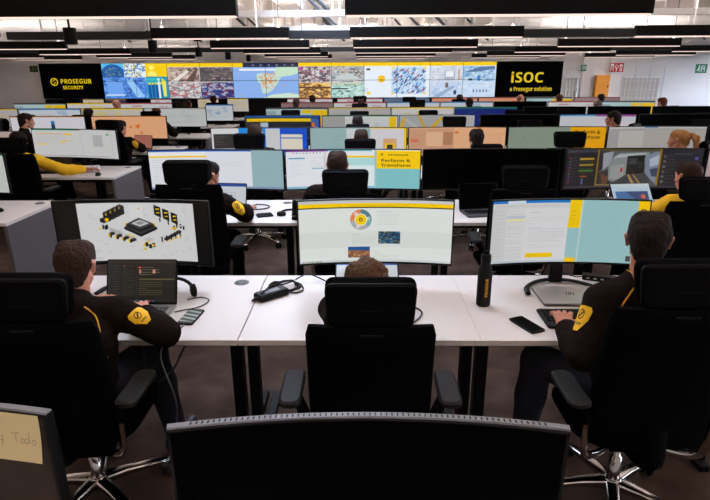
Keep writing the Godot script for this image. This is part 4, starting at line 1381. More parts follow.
	photo(im, 0, 0.56, 0.49, 1, [Color8(236, 180, 96), Color8(80, 50, 34), Color8(246, 214, 150), Color8(180, 116, 50), Color8(50, 36, 30)], 33, 90); R(im, 0, 0.68, 0.49, 0.72, Color8(90, 60, 40))
	photo(im, 0.50, 0.56, 1, 1, [Color8(176, 216, 206), Color8(216, 236, 228), Color8(60, 90, 86), Color8(150, 196, 188), Color8(226, 236, 230)], 34, 50); R(im, 0.50, 0.72, 0.75, 0.76, Color8(40, 60, 60)); for k in 9: R(im, 0.52 + k * 0.05, 0.57, 0.545 + k * 0.05, 0.62, Color8(220, 200, 150))
	lit("wall_3", im, 1.08)
	im = art("w4", 384, 216, Color8(232, 240, 250))
	R(im, 0, 0, 1, 0.10, YEL); R(im, 0.03, 0.17, 0.09, 0.22, g8(60)); disc(im, 0.265, 0.47, 0.10, Color8(252, 200, 30)); poly(im, [[0.24, 0.45], [0.265, 0.50], [0.29, 0.45], [0.265, 0.53]], Color8(110, 90, 20))
	R(im, 0, 0.72, 0.06, 0.85, Color8(216, 226, 240)); R(im, 0.04, 0.84, 0.10, 0.92, Color8(250, 214, 60))
	photo(im, 0.42, 0.14, 0.94, 0.90, [Color8(190, 216, 240), Color8(150, 190, 230), Color8(210, 230, 248)], 40, 20)
	g.seed = 12
	for k in 120:
		var x := g.randf_range(0.43, 0.91)
		var y := g.randf_range(0.17, 0.86)
		poly(im, [[x, y + 0.03], [x + 0.03, y - 0.03], [x + 0.045, y - 0.02], [x + 0.015, y + 0.045]], [Color8(40, 120, 200), Color8(90, 170, 225), Color8(240, 246, 252), Color8(60, 70, 110), Color8(190, 90, 90), Color8(30, 80, 160)][k % 6])
	for q in [[0.41, 0.13], [0.90, 0.13], [0.41, 0.86], [0.90, 0.86]]: R(im, q[0], q[1], q[0] + 0.05, q[1] + 0.05, Color8(250, 214, 90))
	lit("wall_4", im, 1.08)
	im = art("w5", 384, 216, Color8(206, 222, 240))
	R(im, 0, 0, 1, 0.10, YEL)
	photo(im, 0.02, 0.12, 0.49, 0.54, [Color8(214, 220, 232), Color8(190, 200, 218), Color8(232, 236, 244), Color8(170, 180, 200)], 51, 25); R(im, 0.22, 0.24, 0.38, 0.50, Color8(170, 180, 196)); R(im, 0.24, 0.26, 0.36, 0.42, Color8(236, 240, 246)); R(im, 0.43, 0.2, 0.45, 0.5, Color8(196, 150, 110))
	photo(im, 0.50, 0.12, 0.98, 0.54, [Color8(150, 190, 226), Color8(206, 224, 242), Color8(100, 140, 190), Color8(226, 236, 246)], 52, 25); poly(im, [[0.50, 0.3], [0.75, 0.14], [0.98, 0.12], [0.98, 0.2], [0.7, 0.28]], Color8(90, 120, 160)); R(im, 0.72, 0.38, 0.76, 0.53, Color8(40, 130, 210)); R(im, 0.58, 0.47, 0.64, 0.52, Color8(40, 60, 80))
	photo(im, 0.02, 0.56, 0.49, 1, [Color8(196, 214, 238), Color8(226, 234, 244), Color8(160, 190, 226)], 53, 20); R(im, 0.24, 0.58, 0.28, 0.72, Color8(120, 90, 80)); R(im, 0.37, 0.80, 0.41, 0.92, Color8(40, 60, 90)); poly(im, [[0.05, 0.98], [0.35, 0.66], [0.4, 0.7], [0.15, 1.0]], Color8(150, 176, 206))
	photo(im, 0.50, 0.56, 0.98, 1, [Color8(200, 220, 242), Color8(222, 234, 248), Color8(180, 206, 236)], 54, 20); for k in 5: R(im, 0.66 + k * 0.05, 0.78, 0.68 + k * 0.05, 0.86, Color8(90, 120, 170))
	lit("wall_5", im, 1.08)

# ------------------------------------------------------------------ the room
const LAMP_ROWS := [-1.0, 1.6, 4.2, 6.8, 9.4, 12.0, 14.6, 16.6]
const NTH := ["nearest", "first", "second", "third", "fourth", "fifth", "sixth", "last"]

func _ready() -> void:
	rng.seed = 4
	# camera
	var cam := Camera3D.new()
	cam.name = "camera"
	cam.fov = 48.888
	cam.near = 0.05
	cam.far = 200.0
	add_child(cam)
	cam.position = EYE
	cam.rotation_degrees = Vector3(-17.9, 0.69, -0.26)
	cam.current = true
	# sky and exposure
	var env := Environment.new()
	env.background_mode = Environment.BG_SKY
	var sky := Sky.new()
	var sm := ProceduralSkyMaterial.new()
	sm.sky_top_color = Color(0.76, 0.82, 0.92)
	sm.sky_horizon_color = Color(0.90, 0.92, 0.96)
	sm.ground_bottom_color = Color(0.45, 0.45, 0.45)
	sm.ground_horizon_color = Color(0.70, 0.72, 0.75)
	sm.sky_energy_multiplier = 4.0
	sm.ground_energy_multiplier = 1.2
	sky.sky_material = sm
	env.sky = sky
	env.tonemap_mode = Environment.TONE_MAPPER_LINEAR
	env.tonemap_exposure = 0.90
	env.sdfgi_enabled = true
	env.ssao_enabled = true
	env.ssil_enabled = true
	var we := WorldEnvironment.new()
	we.name = "world_environment"
	we.environment = env
	add_child(we)

	materials()
	screens()
	room()
	ceiling_structure()
	lamps()
	video_wall()
	signs()
	workstations()
	near_monitors()
	people()
	front_row_items()
	second_row_items()
	setting_labels()

func room() -> void:
	var st := S()
	box(st, Vector3(0, -0.1, -8), Vector3(25, 0.2, 22))
	struct("floor", st, M["floor_stone"])
	st = S()                                         # back wall with two barred windows
	var zc := -17.9
	for q in [[-12.2, 6.30, 0.0, 3.5], [6.30, 6.74, 0.0, 0.9], [6.30, 6.74, 1.70, 3.5], [6.74, 8.02, 0.0, 3.5], [8.02, 9.26, 0.0, 0.9], [8.02, 9.26, 1.69, 3.5], [9.26, 12.2, 0.0, 3.5]]:
		box(st, Vector3((q[0] + q[1]) / 2, (q[2] + q[3]) / 2, zc), Vector3(q[1] - q[0], q[3] - q[2], 0.2))
	struct("wall_back", st, M["wall_paint"])
	st = S()
	box(st, Vector3(6.93, 1.75, -17.77), Vector3(0.34, 3.5, 0.06), 0.004)
	struct("trim_1", st, M["wall_paint"])
	st = S()
	box(st, Vector3(7.78, 1.75, -17.77), Vector3(0.32, 3.5, 0.06), 0.004)
	struct("trim_2", st, M["wall_paint"])
	for w in [[6.30, 6.74, 1.70, 3], [8.02, 9.26, 1.69, 9]]:
		var wn = tag(thing("window_1" if w[3] == 3 else "window_2", "", "", Vector3((w[0] + w[1]) / 2, 0, -17.85)), "", "", "", "structure")
		var ww: float = w[1] - w[0]
		st = S()
		for s in [-1.0, 1.0]:
			box(st, Vector3(s * (ww / 2 - 0.02), (0.9 + w[2]) / 2, 0.03), Vector3(0.04, w[2] - 0.9, 0.08), 0.004)
			box(st, Vector3(0, (w[2] - 0.02) if s > 0 else 0.92, 0.03), Vector3(ww - 0.08, 0.04, 0.08), 0.004)
		obj("window_frame", st, M["white_plastic"], wn)
		st = S()
		box(st, Vector3(0, (0.9 + w[2]) / 2, -0.02), Vector3(ww - 0.08, w[2] - 0.98, 0.006))
		obj("pane", st, M["clear_glass"], wn)
		var nb: int = w[3]
		for k in nb:
			st = S()
			tube(st, [Vector3((k + 0.5) / nb * (ww - 0.1) - ww / 2 + 0.05, 0.93, 0.10), Vector3((k + 0.5) / nb * (ww - 0.1) - ww / 2 + 0.05, w[2] - 0.02, 0.10)], 0.012, 6)
			obj("bar", st, M["white_plastic"], wn)
		for k in 3:
			st = S()
			box(st, Vector3(0, 1.05 + k * 0.25, 0.10), Vector3(ww - 0.06, 0.016, 0.012))
			obj("cross_bar", st, M["white_plastic"], wn)
		st = S()                                     # pale blind behind the bars
		box(st, Vector3(0, (0.9 + w[2]) / 2, 0.015), Vector3(ww - 0.09, w[2] - 0.99, 0.004))
		var bm := mat("window_blind", Color(0.78, 0.75, 0.72), 0.8)
		bm.backlight_enabled = true
		bm.backlight = Color(0.25, 0.25, 0.25)
		obj("blind", st, bm, wn)
	for k in 3:
		st = S()
		tube(st, [Vector3(0, 0, 0), Vector3(0, 1.97, 0)], 0.016, 8)
		box(st, Vector3(0, 0.006, 0), Vector3(0.09, 0.012, 0.09))
		for y in [0.9, 1.70]: box(st, Vector3(0.0, y, -0.04), Vector3(0.02, 0.02, 0.08))
		var post = obj("steel_post", st, mat("post_grey", Color(0.80, 0.80, 0.81), 0.45), null, T([8.36, 8.79, 9.22][k], 0, -17.66))
		tag(post, "tall pale steel post before the barred window, %s of three" % ["left one", "middle one", "right one"][k], "post", "posts before the barred window")
	# left, right and rear walls; the right one has a band of windows
	st = S()
	box(st, Vector3(-12.1, 1.75, -8), Vector3(0.2, 3.5, 20))
	struct("wall_left", st, M["wall_paint"])
	st = S()
	box(st, Vector3(0, 1.75, 2.1), Vector3(24.4, 3.5, 0.2))
	struct("wall_rear", st, M["wall_paint"])
	st = S()
	box(st, Vector3(12.1, 0.5, -8), Vector3(0.2, 1.0, 20))
	box(st, Vector3(12.1, 3.0, -8), Vector3(0.2, 1.0, 20))
	for k in 6:
		box(st, Vector3(12.1, 1.75, [-17.7, -14.2, -10.6, -7.0, -3.4, 1.6][k]), Vector3(0.2, 1.5, 0.6))
	struct("wall_right", st, M["wall_paint"])
	for k in 5:
		var z0: float = [-17.4, -13.9, -10.3, -6.7, -3.1][k]
		var z1: float = [-14.5, -10.9, -7.3, -3.7, 1.3][k]
		var wn = tag(thing("window_%d" % (k + 3), "", "", Vector3(12.1, 0, (z0 + z1) / 2)), "", "", "", "structure")
		st = S()
		for s in [-1.0, 1.0]:
			box(st, Vector3(0, 1.75, s * ((z1 - z0) / 2 - 0.025)), Vector3(0.08, 1.5, 0.05), 0.004)
			box(st, Vector3(0, 1.75 + s * 0.725, 0), Vector3(0.08, 0.05, z1 - z0 - 0.1), 0.004)
		obj("window_frame", st, M["white_plastic"], wn)
		st = S()
		box(st, Vector3(0, 1.75, 0), Vector3(0.006, 1.4, z1 - z0 - 0.1))
		obj("pane", st, M["clear_glass"], wn)
	st = S()
	box(st, Vector3(-1, 0.05, -17.79), Vector3(22, 0.10, 0.02), 0.003)
	struct("baseboard_back", st, M["panel_grey"])

func ceiling_structure() -> void:
	# slab with a skylight strip over the middle aisle, corrugated underneath
	var st := S()
	for q in [[-12.2, -1.02, -18.0, 2.2], [0.02, 12.2, -18.0, 2.2], [-1.02, 0.02, -18.0, -11.0], [-1.02, 0.02, -3.2, 2.2]]:
		box(st, Vector3((q[0] + q[1]) / 2, 3.55, (q[2] + q[3]) / 2), Vector3(q[1] - q[0], 0.1, q[3] - q[2]))
	var ce = struct("ceiling", st, M["ceiling_paint"])
	st = S()
	for s in [[-12.0, -1.05], [0.05, 12.0]]:
		var n := int((s[1] - s[0]) / 0.15)
		var prof := []
		for k in n:
			var x: float = s[0] + k * 0.15
			for e in [[0.0, 3.495], [0.045, 3.495], [0.06, 3.44], [0.135, 3.44], [0.15, 3.495]]: prof.append(Vector2(x + e[0], e[1]))
		for i in prof.size() - 1:
			var a: Vector2 = prof[i]
			var b: Vector2 = prof[i + 1]
			if a.distance_to(b) < 0.001: continue
			var q := [Vector3(a.x, a.y, -17.8), Vector3(b.x, b.y, -17.8), Vector3(b.x, b.y, 2.0), Vector3(a.x, a.y, 2.0)]
			face(st, q, Vector3((a.x + b.x) / 2, 10, -8))
	tag(obj("corrugated_deck", st, M["ceiling_paint"], ce), "", "", "", "stuff")
	var sk = tag(thing("window_8", "", "", Vector3(-0.5, 3.55, -7.1)), "", "", "", "structure")
	st = S()
	box(st, Vector3.ZERO, Vector3(1.03, 0.006, 7.78))
	obj("pane", st, M["clear_glass"], sk)
	for k in 5:
		st = S()
		box(st, Vector3(0, 0, -3.9 + k * 1.95), Vector3(1.04, 0.05, 0.04))
		obj("glazing_bar", st, M["truss_white"], sk)
	# beams that run towards the video wall
	var xs := [-10.8, -9.2, -7.6, -6.1, -4.7, -3.4, -2.2, -1.25, 0.25, 1.7, 3.2, 4.8, 6.4, 8.0, 9.6, 11.2]
	for x in xs:
		st = S()
		box(st, Vector3(x, 3.19, -8), Vector3(0.36 if absf(x) > 1.0 else 0.24, 0.5, 19.6), 0.006)
		tag(obj("ceiling_beam", st, M["soffit_paint"]), "", "", "", "structure")
	# white truss chords across, with posts and dark diagonals
	for d in [2.9, 5.6, 8.3, 11.0, 13.7, 16.4]:
		st = S()
		box(st, Vector3(0, 2.62, -d), Vector3(23.8, 0.085, 0.085), 0.006)
		var tr = tag(obj("ceiling_truss", st, M["truss_white"]), "", "", "", "structure")
		for k in 24:
			st = S()
			var x := -11.4 + k * 1.0
			tube(st, [Vector3(x, 2.65, -d), Vector3(x, 3.48, -d)], 0.018, 6)
			obj("truss_post", st, M["truss_white"], tr)
			if k % 2 == 0:
				st = S()
				tube(st, [Vector3(x + 0.05, 3.47, -d), Vector3(x + 0.95, 2.66, -d)], 0.032, 6)
				obj("truss_diagonal", st, M["strut_grey"], tr)
	# cable trays and ducts
	for q in [[-4.4, 4.6, 7.35, 2.25], [-9.0, 8.0, 12.5, 2.27]]:
		st = S()
		box(st, Vector3((q[0] + q[1]) / 2, q[3], -q[2]), Vector3(q[1] - q[0], 0.012, 0.16))
		for s in [-1.0, 1.0]: box(st, Vector3((q[0] + q[1]) / 2, q[3] + 0.04, -q[2] + s * 0.08), Vector3(q[1] - q[0], 0.09, 0.010))
		var ct = obj("cable_tray", st, M["tray_grey"])
		tag(ct, "long dark cable tray under the ceiling, %s lamp row" % ("behind the second" if q[2] < 8 else "before the fifth"), "cable tray")
		var k := 0
		var x: float = q[0] + 0.4
		while x < q[1]:
			st = S()
			tube(st, [Vector3(x, q[3], -q[2]), Vector3(x, 3.48, -q[2])], 0.009, 6)
			obj("hanger", st, M["truss_white"], ct)
			x += 1.35
	for q in [[2.2, 7.8, 9.9, 2.66, 0.13, "right of the middle"], [-7.6, -2.6, 10.2, 2.66, 0.13, "left of the middle"]]:
		st = S()
		var rings := []
		for i in 15:
			var t := i / 14.0
			for e in [[0.0, 1.0], [0.85, 1.0], [0.87, 1.06], [0.98, 1.06]]:
				var ring := PackedVector3Array()
				for k in 16:
					var a := TAU * k / 16
					ring.append(Vector3(lerpf(q[0], q[1], t) + (q[1] - q[0]) / 14.0 * e[0], q[3] + sin(a) * q[4] * e[1], -q[2] + cos(a) * q[4] * e[1]))
				rings.append(ring)
		loft(st, rings, false)
		var du = obj("air_duct", st, M["truss_white"])
		tag(du, "round white air duct under the ceiling, %s" % q[5], "air duct")
		for k in 3:
			st = S()
			var x := lerpf(q[0], q[1], 0.15 + 0.35 * k)
			tube(st, [Vector3(x, q[3] + q[4], -q[2]), Vector3(x, 3.48, -q[2])], 0.008, 6)
			obj("hanger", st, M["truss_white"], du)

func lamp(x0: float, x1: float, d: float, label: String) -> void:
	var l := x1 - x0
	var key := "lamp_%.2f" % l
	var y := 2.222
	var t = thing("linear_lamp", label, "ceiling lamp", Vector3((x0 + x1) / 2, y, -d), 0.0, "black linear lamps")
	if not C.has(key):
		var st := S()
		for s in [-1.0, 1.0]: box(st, Vector3(0, 0.0575, s * 0.033), Vector3(l, 0.115, 0.008), 0.002)
		box(st, Vector3(0, 0.060, 0), Vector3(l - 0.01, 0.09, 0.06))
		for s in [-1.0, 1.0]: box(st, Vector3(s * (l / 2 - 0.003), 0.0575, 0), Vector3(0.008, 0.117, 0.076), 0.002)
		var hm := done(st)
		st = S()
		box(st, Vector3(0, 0.0, 0), Vector3(l - 0.018, 0.022, 0.056), 0.003)
		var dm := done(st)
		st = S()
		box(st, Vector3(0, 0.109, 0), Vector3(l - 0.018, 0.010, 0.058), 0.003)
		var um := done(st)
		C[key] = [hm, dm, um]
	put_mesh("lamp_housing", C[key][0], M["steel_black"], t)
	put_mesh("lamp_diffuser", C[key][1], M["lamp_glow"], t)
	put_mesh("upper_lamp_diffuser", C[key][2], M["lamp_glow"], t)
	if not C.has("lamp_rod"):
		var st := S()
		tube(st, [Vector3(0, 0.11, 0), Vector3(0, 1.26, 0)], 0.007, 6)
		lathe(st, [Vector2(0.008, 0.112), Vector2(0.014, 0.115), Vector2(0.014, 0.150), Vector2(0.008, 0.155)], 10)
		C["lamp_rod"] = done(st)
	for s in [-1.0, 1.0]:
		put_mesh("rod", C["lamp_rod"], M["panel_grey"], t, T(s * (l / 2 - 0.12), 0, 0))
	for up in 2:
		var a := AreaLight3D.new()
		a.name = "lamp_light"
		t.add_child(a, true)
		a.area_size = Vector2(l - 0.02, 0.055)
		a.light_color = Color(1.0, 0.94, 0.90) if up else Color(1.0, 0.89, 0.825)
		a.light_energy = LIGHT_UP if up else LIGHT_DOWN
		a.shadow_enabled = true
		a.area_range = 30.0
		a.position = Vector3(0, 0.118 if up else -0.014, 0)
		a.rotation.x = PI / 2 if up else -PI / 2

const LIGHT_DOWN := 0.31
const LIGHT_UP := 4.6

func lamps() -> void:
	var cols := [[-9.9, -8.0], [-6.65, -4.75], [-2.42, -0.83], [-0.13, 1.86], [3.14, 5.08], [6.35, 8.3]]
	var nm := ["far left column", "second column from the left", "third column from the left", "column right of the middle", "second column from the right", "far right column"]
	for r in LAMP_ROWS.size():
		for c in cols.size():
			var x0: float = cols[c][0]
			var x1: float = cols[c][1]
			if r <= 1 and (c == 0 or c == 5): continue
			if r == 2:
				if c == 0 or c == 5: continue
				if c == 2: x0 = -3.0; x1 = -0.875
				if c == 3: x0 = -0.113; x1 = 2.03
			lamp(x0, x1, LAMP_ROWS[r], "black linear pendant lamp, %s, %s row" % [nm[c], ["behind-camera", "overhead", "first visible", "second visible", "third visible", "fourth visible", "fifth visible", "last visible"][r]])
	for k in 5:                                       # black cylinder spots in a line on the left
		var d := 6.55 + k * 2.55
		var t = thing("spotlight", "black cylinder spotlight hanging left, %s from the camera" % ["first", "second", "third", "fourth", "fifth"][k], "spotlight", Vector3(-3.25, 2.15, -d), 0.0, "black cylinder spotlights")
		var st := S()
		lathe(st, [Vector2(0.045, 0.004), Vector2(0.052, 0.0), Vector2(0.066, 0.0), Vector2(0.068, 0.004), Vector2(0.068, 0.172), Vector2(0.064, 0.176)], 18)
		obj("spot_housing", st, M["plastic_black"], t)
		st = S()
		tube(st, [Vector3(0, 0.17, 0), Vector3(0, 0.30, 0)], 0.012, 8)
		obj("stem", st, M["plastic_black"], t)
		st = S()
		box(st, Vector3(0, 0.305, 0), Vector3(0.14, 0.03, 0.06), 0.006)
		tube(st, [Vector3(0, 0.31, 0), Vector3(0, 1.33, 0)], 0.010, 6)
		obj("mount", st, M["plastic_black"], t)
		st = S()
		lathe(st, [Vector2(0.002, 0.008), Vector2(0.040, 0.006), Vector2(0.044, 0.010)], 14)
		obj("lens", st, M["silver_dark"], t)

func video_wall() -> void:
	var z := -17.5
	var x0 := -7.89
	var pw := 0.9975
	var y1 := 2.13
	var ph := 0.515
	var t = thing("video_wall", "wide video wall of tiled screens with maps and camera views", "video wall", Vector3(x0 + pw * 6, 0, z))
	var st := S()
	box(st, Vector3(0, y1 - ph, -0.10), Vector3(pw * 12, ph * 2, 0.10), 0.004)
	obj("mounting_frame", st, M["steel_black"], t)
	st = S()
	box(st, Vector3(0, 0.54, -0.12), Vector3(pw * 12, 1.08, 0.12), 0.004)
	obj("plinth", st, M["steel_black"], t)
	st = S()
	box(st, Vector3(0, 0, -0.024), Vector3(pw - 0.003, ph - 0.003, 0.045), 0.003)
	var pm := done(st)
	for c in 12:
		for r in 2:
			var p = put_mesh("display_panel", pm, M["plastic_black"], t, T((c - 5.5) * pw, y1 - ph * (r + 0.5), 0))
			var u := (c % 2) * 0.5
			var k := "wall_quad_%d_%d" % [c % 2, r]
			if not C.has(k): C[k] = flat_quad(pw - 0.012, ph - 0.012, u, r * 0.5, u + 0.5, r * 0.5 + 0.5)
			put_mesh("screen", C[k], M["screen_wall_%d" % (c / 2)], p, T(0, 0, 0.001))
	for b in 6:
		var a := AreaLight3D.new()
		a.name = "screen_light"
		t.add_child(a, true)
		a.area_size = Vector2(pw * 2, ph * 2)
		a.light_color = Color(0.8, 0.9, 1.0)
		a.light_energy = 0.10
		a.shadow_enabled = true
		a.position = Vector3((b - 2.5) * 2 * pw, y1 - ph, 0.02)
		a.rotation.y = PI
	# black panels at its ends
	for q in [[-9.80, -7.92, "black wall panel with round yellow emblem and writing, left of the video wall"], [4.11, 6.08, "black wall panel with four large yellow letters, right of the video wall"]]:
		var w: float = q[1] - q[0]
		var p = thing("sign_panel", q[2], "sign", Vector3((q[0] + q[1]) / 2, 0, z))
		st = S()
		box(st, Vector3(0, 1.62, -0.07), Vector3(w, 1.03, 0.14), 0.006)
		obj("board", st, M["screen_off"], p)
		st = S()
		box(st, Vector3(0, 0.54, -0.12), Vector3(w, 1.08, 0.12), 0.004)
		obj("plinth", st, M["steel_black"], p)
		var ym = M["sign_yellow"]
		if q[0] < 0:
			lettering(p, "PROSEGUR", 0.130, 0.95, ym, T(-0.33, 1.61, 0.004))
			lettering(p, "SECURITY", 0.098, 0.63, ym, T(-0.29, 1.43, 0.004))
			st = S()                                  # ring with a slanted double stripe
			var n := 28
			for i in n:
				var a := TAU * i / n
				var b := TAU * (i + 1) / n
				var m := Vector3(cos((a + b) / 2), sin((a + b) / 2), 0) * 0.11
				var ring := []
				for e in [a, b]:
					var dd := Vector3(cos(e), sin(e), 0)
					var rg := PackedVector3Array()
					for k in [[0.100, 0.0], [0.128, 0.0], [0.128, 0.008], [0.100, 0.008]]: rg.append(dd * k[0] + Vector3(0, 0, k[1]))
					ring.append(rg)
				loft(st, ring, false)
			for s in [-1.0, 1.0]:
				slab(st, rpoly([Vector2(-0.075, -0.055 + s * 0.02), Vector2(-0.045, -0.055 + s * 0.03), Vector2(0.075, 0.055 + s * 0.02), Vector2(0.045, 0.055 + s * 0.03)], 0.006, 2), 0.008, 0.001, T(0, s * 0.028, 0.004))
			obj("emblem", st, ym, p, T(-0.53, 1.60, 0.0).scaled_local(Vector3(0.9, 0.9, 1)))
		else:
			lettering(p, "iSOC", 0.29, 0.97, ym, T(-0.55, 1.665, 0.004))
			lettering(p, "a Prosegur solution", 0.118, 1.27, ym, T(-0.57, 1.335, 0.004))

func sign_board(label: String, at: Vector3, w: float, h: float, im: Image, key: String, turn := 0.0):
	var t = thing("safety_sign", label, "sign", at, turn)
	var st := S()
	box(st, Vector3(0, 0, -0.006), Vector3(w, h, 0.012), 0.002)
	obj("plate", st, M["white_plastic"], t)
	var m := mat("sign_" + key, Color(1, 1, 1), 0.5)
	m.albedo_texture = ImageTexture.create_from_image(im)
	m.texture_repeat = false
	put_mesh("print", flat_quad(w - 0.006, h - 0.006), m, t, T(0, 0, 0.0006))

func runner(im: Image, x: float, s: float, c: Color) -> void:
	disc(im, x + 0.02 * s, 0.22, 0.08, c)
	poly(im, [[x - 0.04 * s, 0.34], [x + 0.05 * s, 0.32], [x + 0.02 * s, 0.60], [x - 0.06 * s, 0.58]], c)
	poly(im, [[x - 0.06 * s, 0.56], [x + 0.02 * s, 0.56], [x + 0.09 * s, 0.70], [x + 0.07 * s, 0.86], [x + 0.04 * s, 0.86], [x + 0.05 * s, 0.72]], c)
	poly(im, [[x - 0.06 * s, 0.56], [x, 0.58], [x - 0.08 * s, 0.74], [x - 0.16 * s, 0.74], [x - 0.16 * s, 0.68]], c)
	poly(im, [[x + 0.04 * s, 0.36], [x + 0.14 * s, 0.46], [x + 0.12 * s, 0.50], [x + 0.02 * s, 0.44]], c)

func signs() -> void:
	var green := Color8(0, 110, 70)
	var white := Color8(240, 244, 240)
	var im := art("s", 64, 56, green)
	runner(im, 0.36, 1.0, white)
	R(im, 0.58, 0.2, 0.9, 0.85, white); R(im, 0.63, 0.27, 0.85, 0.85, green); R(im, 0.58, 0.44, 0.85, 0.54, white)
	sign_board("small green exit sign on the wall right of the black lettered panel", Vector3(6.78, 1.94, -17.73), 0.18, 0.2, im, "exit_small")
	im = art("s", 96, 64, Color8(200, 24, 34))
	R(im, 0.06, 0.10, 0.30, 0.90, white); R(im, 0.10, 0.3, 0.26, 0.90, Color8(200, 24, 34)); R(im, 0.15, 0.2, 0.2, 0.7, white)
	disc(im, 0.5, 0.4, 0.2, white, 0, TAU, 0.12); R(im, 0.46, 0.5, 0.54, 0.9, white); R(im, 0.70, 0.15, 0.92, 0.4, white); R(im, 0.72, 0.5, 0.9, 0.9, white); R(im, 0.76, 0.56, 0.80, 0.84, Color8(200, 24, 34))
	sign_board("red fire equipment sign with white pictograms on the back wall", Vector3(7.78, 1.945, -17.73), 0.43, 0.27, im, "fire")
	im = art("s", 96, 72, green)
	runner(im, 0.30, 1.0, white)
	R(im, 0.50, 0.2, 0.56, 0.85, white); R(im, 0.56, 0.2, 0.8, 0.26, white); R(im, 0.76, 0.2, 0.8, 0.85, white); poly(im, [[0.60, 0.5], [0.70, 0.38], [0.70, 0.46], [0.75, 0.46], [0.75, 0.54], [0.70, 0.54], [0.70, 0.62]], white)
	sign_board("large green exit sign at the right of the back wall", Vector3(10.38, 1.905, -17.79), 0.36, 0.27, im, "exit_large")
	im = art("s", 64, 48, Color8(10, 44, 30))
	runner(im, 0.4, 1.0, Color8(120, 130, 60)); R(im, 0.62, 0.25, 0.7, 0.85, Color8(120, 130, 60)); R(im, 0.78, 0.45, 0.94, 0.55, Color8(120, 130, 60))
	sign_board("dark green exit sign left of the black panel with the emblem", Vector3(-10.12, 1.98, -17.79), 0.26, 0.19, im, "exit_dark")
	# tall yellow locker
	var t = thing("locker", "tall yellow metal locker against the back wall between two windows", "locker", Vector3(7.37, 0, -17.67))
	var st := S()
	box(st, Vector3(0, 0.87, 0.0), Vector3(0.42, 1.72, 0.12), 0.008)
	obj("body", st, M["yellow_paint"], t)
	st = S()
	box(st, Vector3(0, 0.88, 0.07), Vector3(0.40, 1.66, 0.02), 0.004)
	var dr = obj("door", st, M["yellow_paint"], t)
	st = S()
	box(st, Vector3(0.15, 1.40, 0.09), Vector3(0.025, 0.07, 0.025), 0.005)
	obj("handle", st, M["plastic_black"], dr)
	st = S()
	for k in 4: box(st, Vector3(0.0, 1.60 - k * 0.025, 0.081), Vector3(0.20, 0.008, 0.004))
	obj("vent", st, M["yellow_trim"], dr)
	st = S()
	for sx in [-0.17, 0.17]:
		for sz in [-0.04, 0.04]: box(st, Vector3(sx, 0.006, sz), Vector3(0.03, 0.013, 0.03))
	obj("foot", st, M["rubber"], t)

func setting_labels() -> void:
	var names := {
		"floor": ["brown grey stone floor under all the desks", "floor"], "ceiling": ["pale corrugated ceiling above the hanging lamps", "ceiling"],
		"wall_back": ["pale back wall behind the video wall with barred windows", "wall"], "wall_left": ["plain pale wall at the left end of the desk rows", "wall"],
		"wall_right": ["pale side wall with a band of windows, right", "wall"], "wall_rear": ["plain pale wall behind the camera", "wall"],
		"trim_1": ["shallow pale wall strip under the small green exit sign", "wall strip"], "trim_2": ["shallow pale wall strip under the red fire sign", "wall strip"],
		"baseboard_back": ["low grey baseboard along the back wall", "baseboard"], "window_1": ["narrow barred window right of the black lettered panel", "window"],
		"window_2": ["wide barred window behind three steel posts, right of the yellow locker", "window"], "window_8": ["long skylight above the middle of the room", "skylight"],
	}
	for o in get_children():
		if o.get_meta("kind", "") != "structure": continue
		var n := String(o.name)
		if names.has(n): tag(o, names[n][0], names[n][1])
		elif n.begins_with("ceiling_beam"): tag(o, "pale ceiling beam running towards the video wall", "beam", "ceiling beams")
		elif n.begins_with("ceiling_truss"): tag(o, "white ceiling truss running across above the desk rows", "truss", "ceiling trusses")
		elif n.begins_with("window_"): tag(o, "wide plain window in the right side wall", "window", "windows of the right side wall")

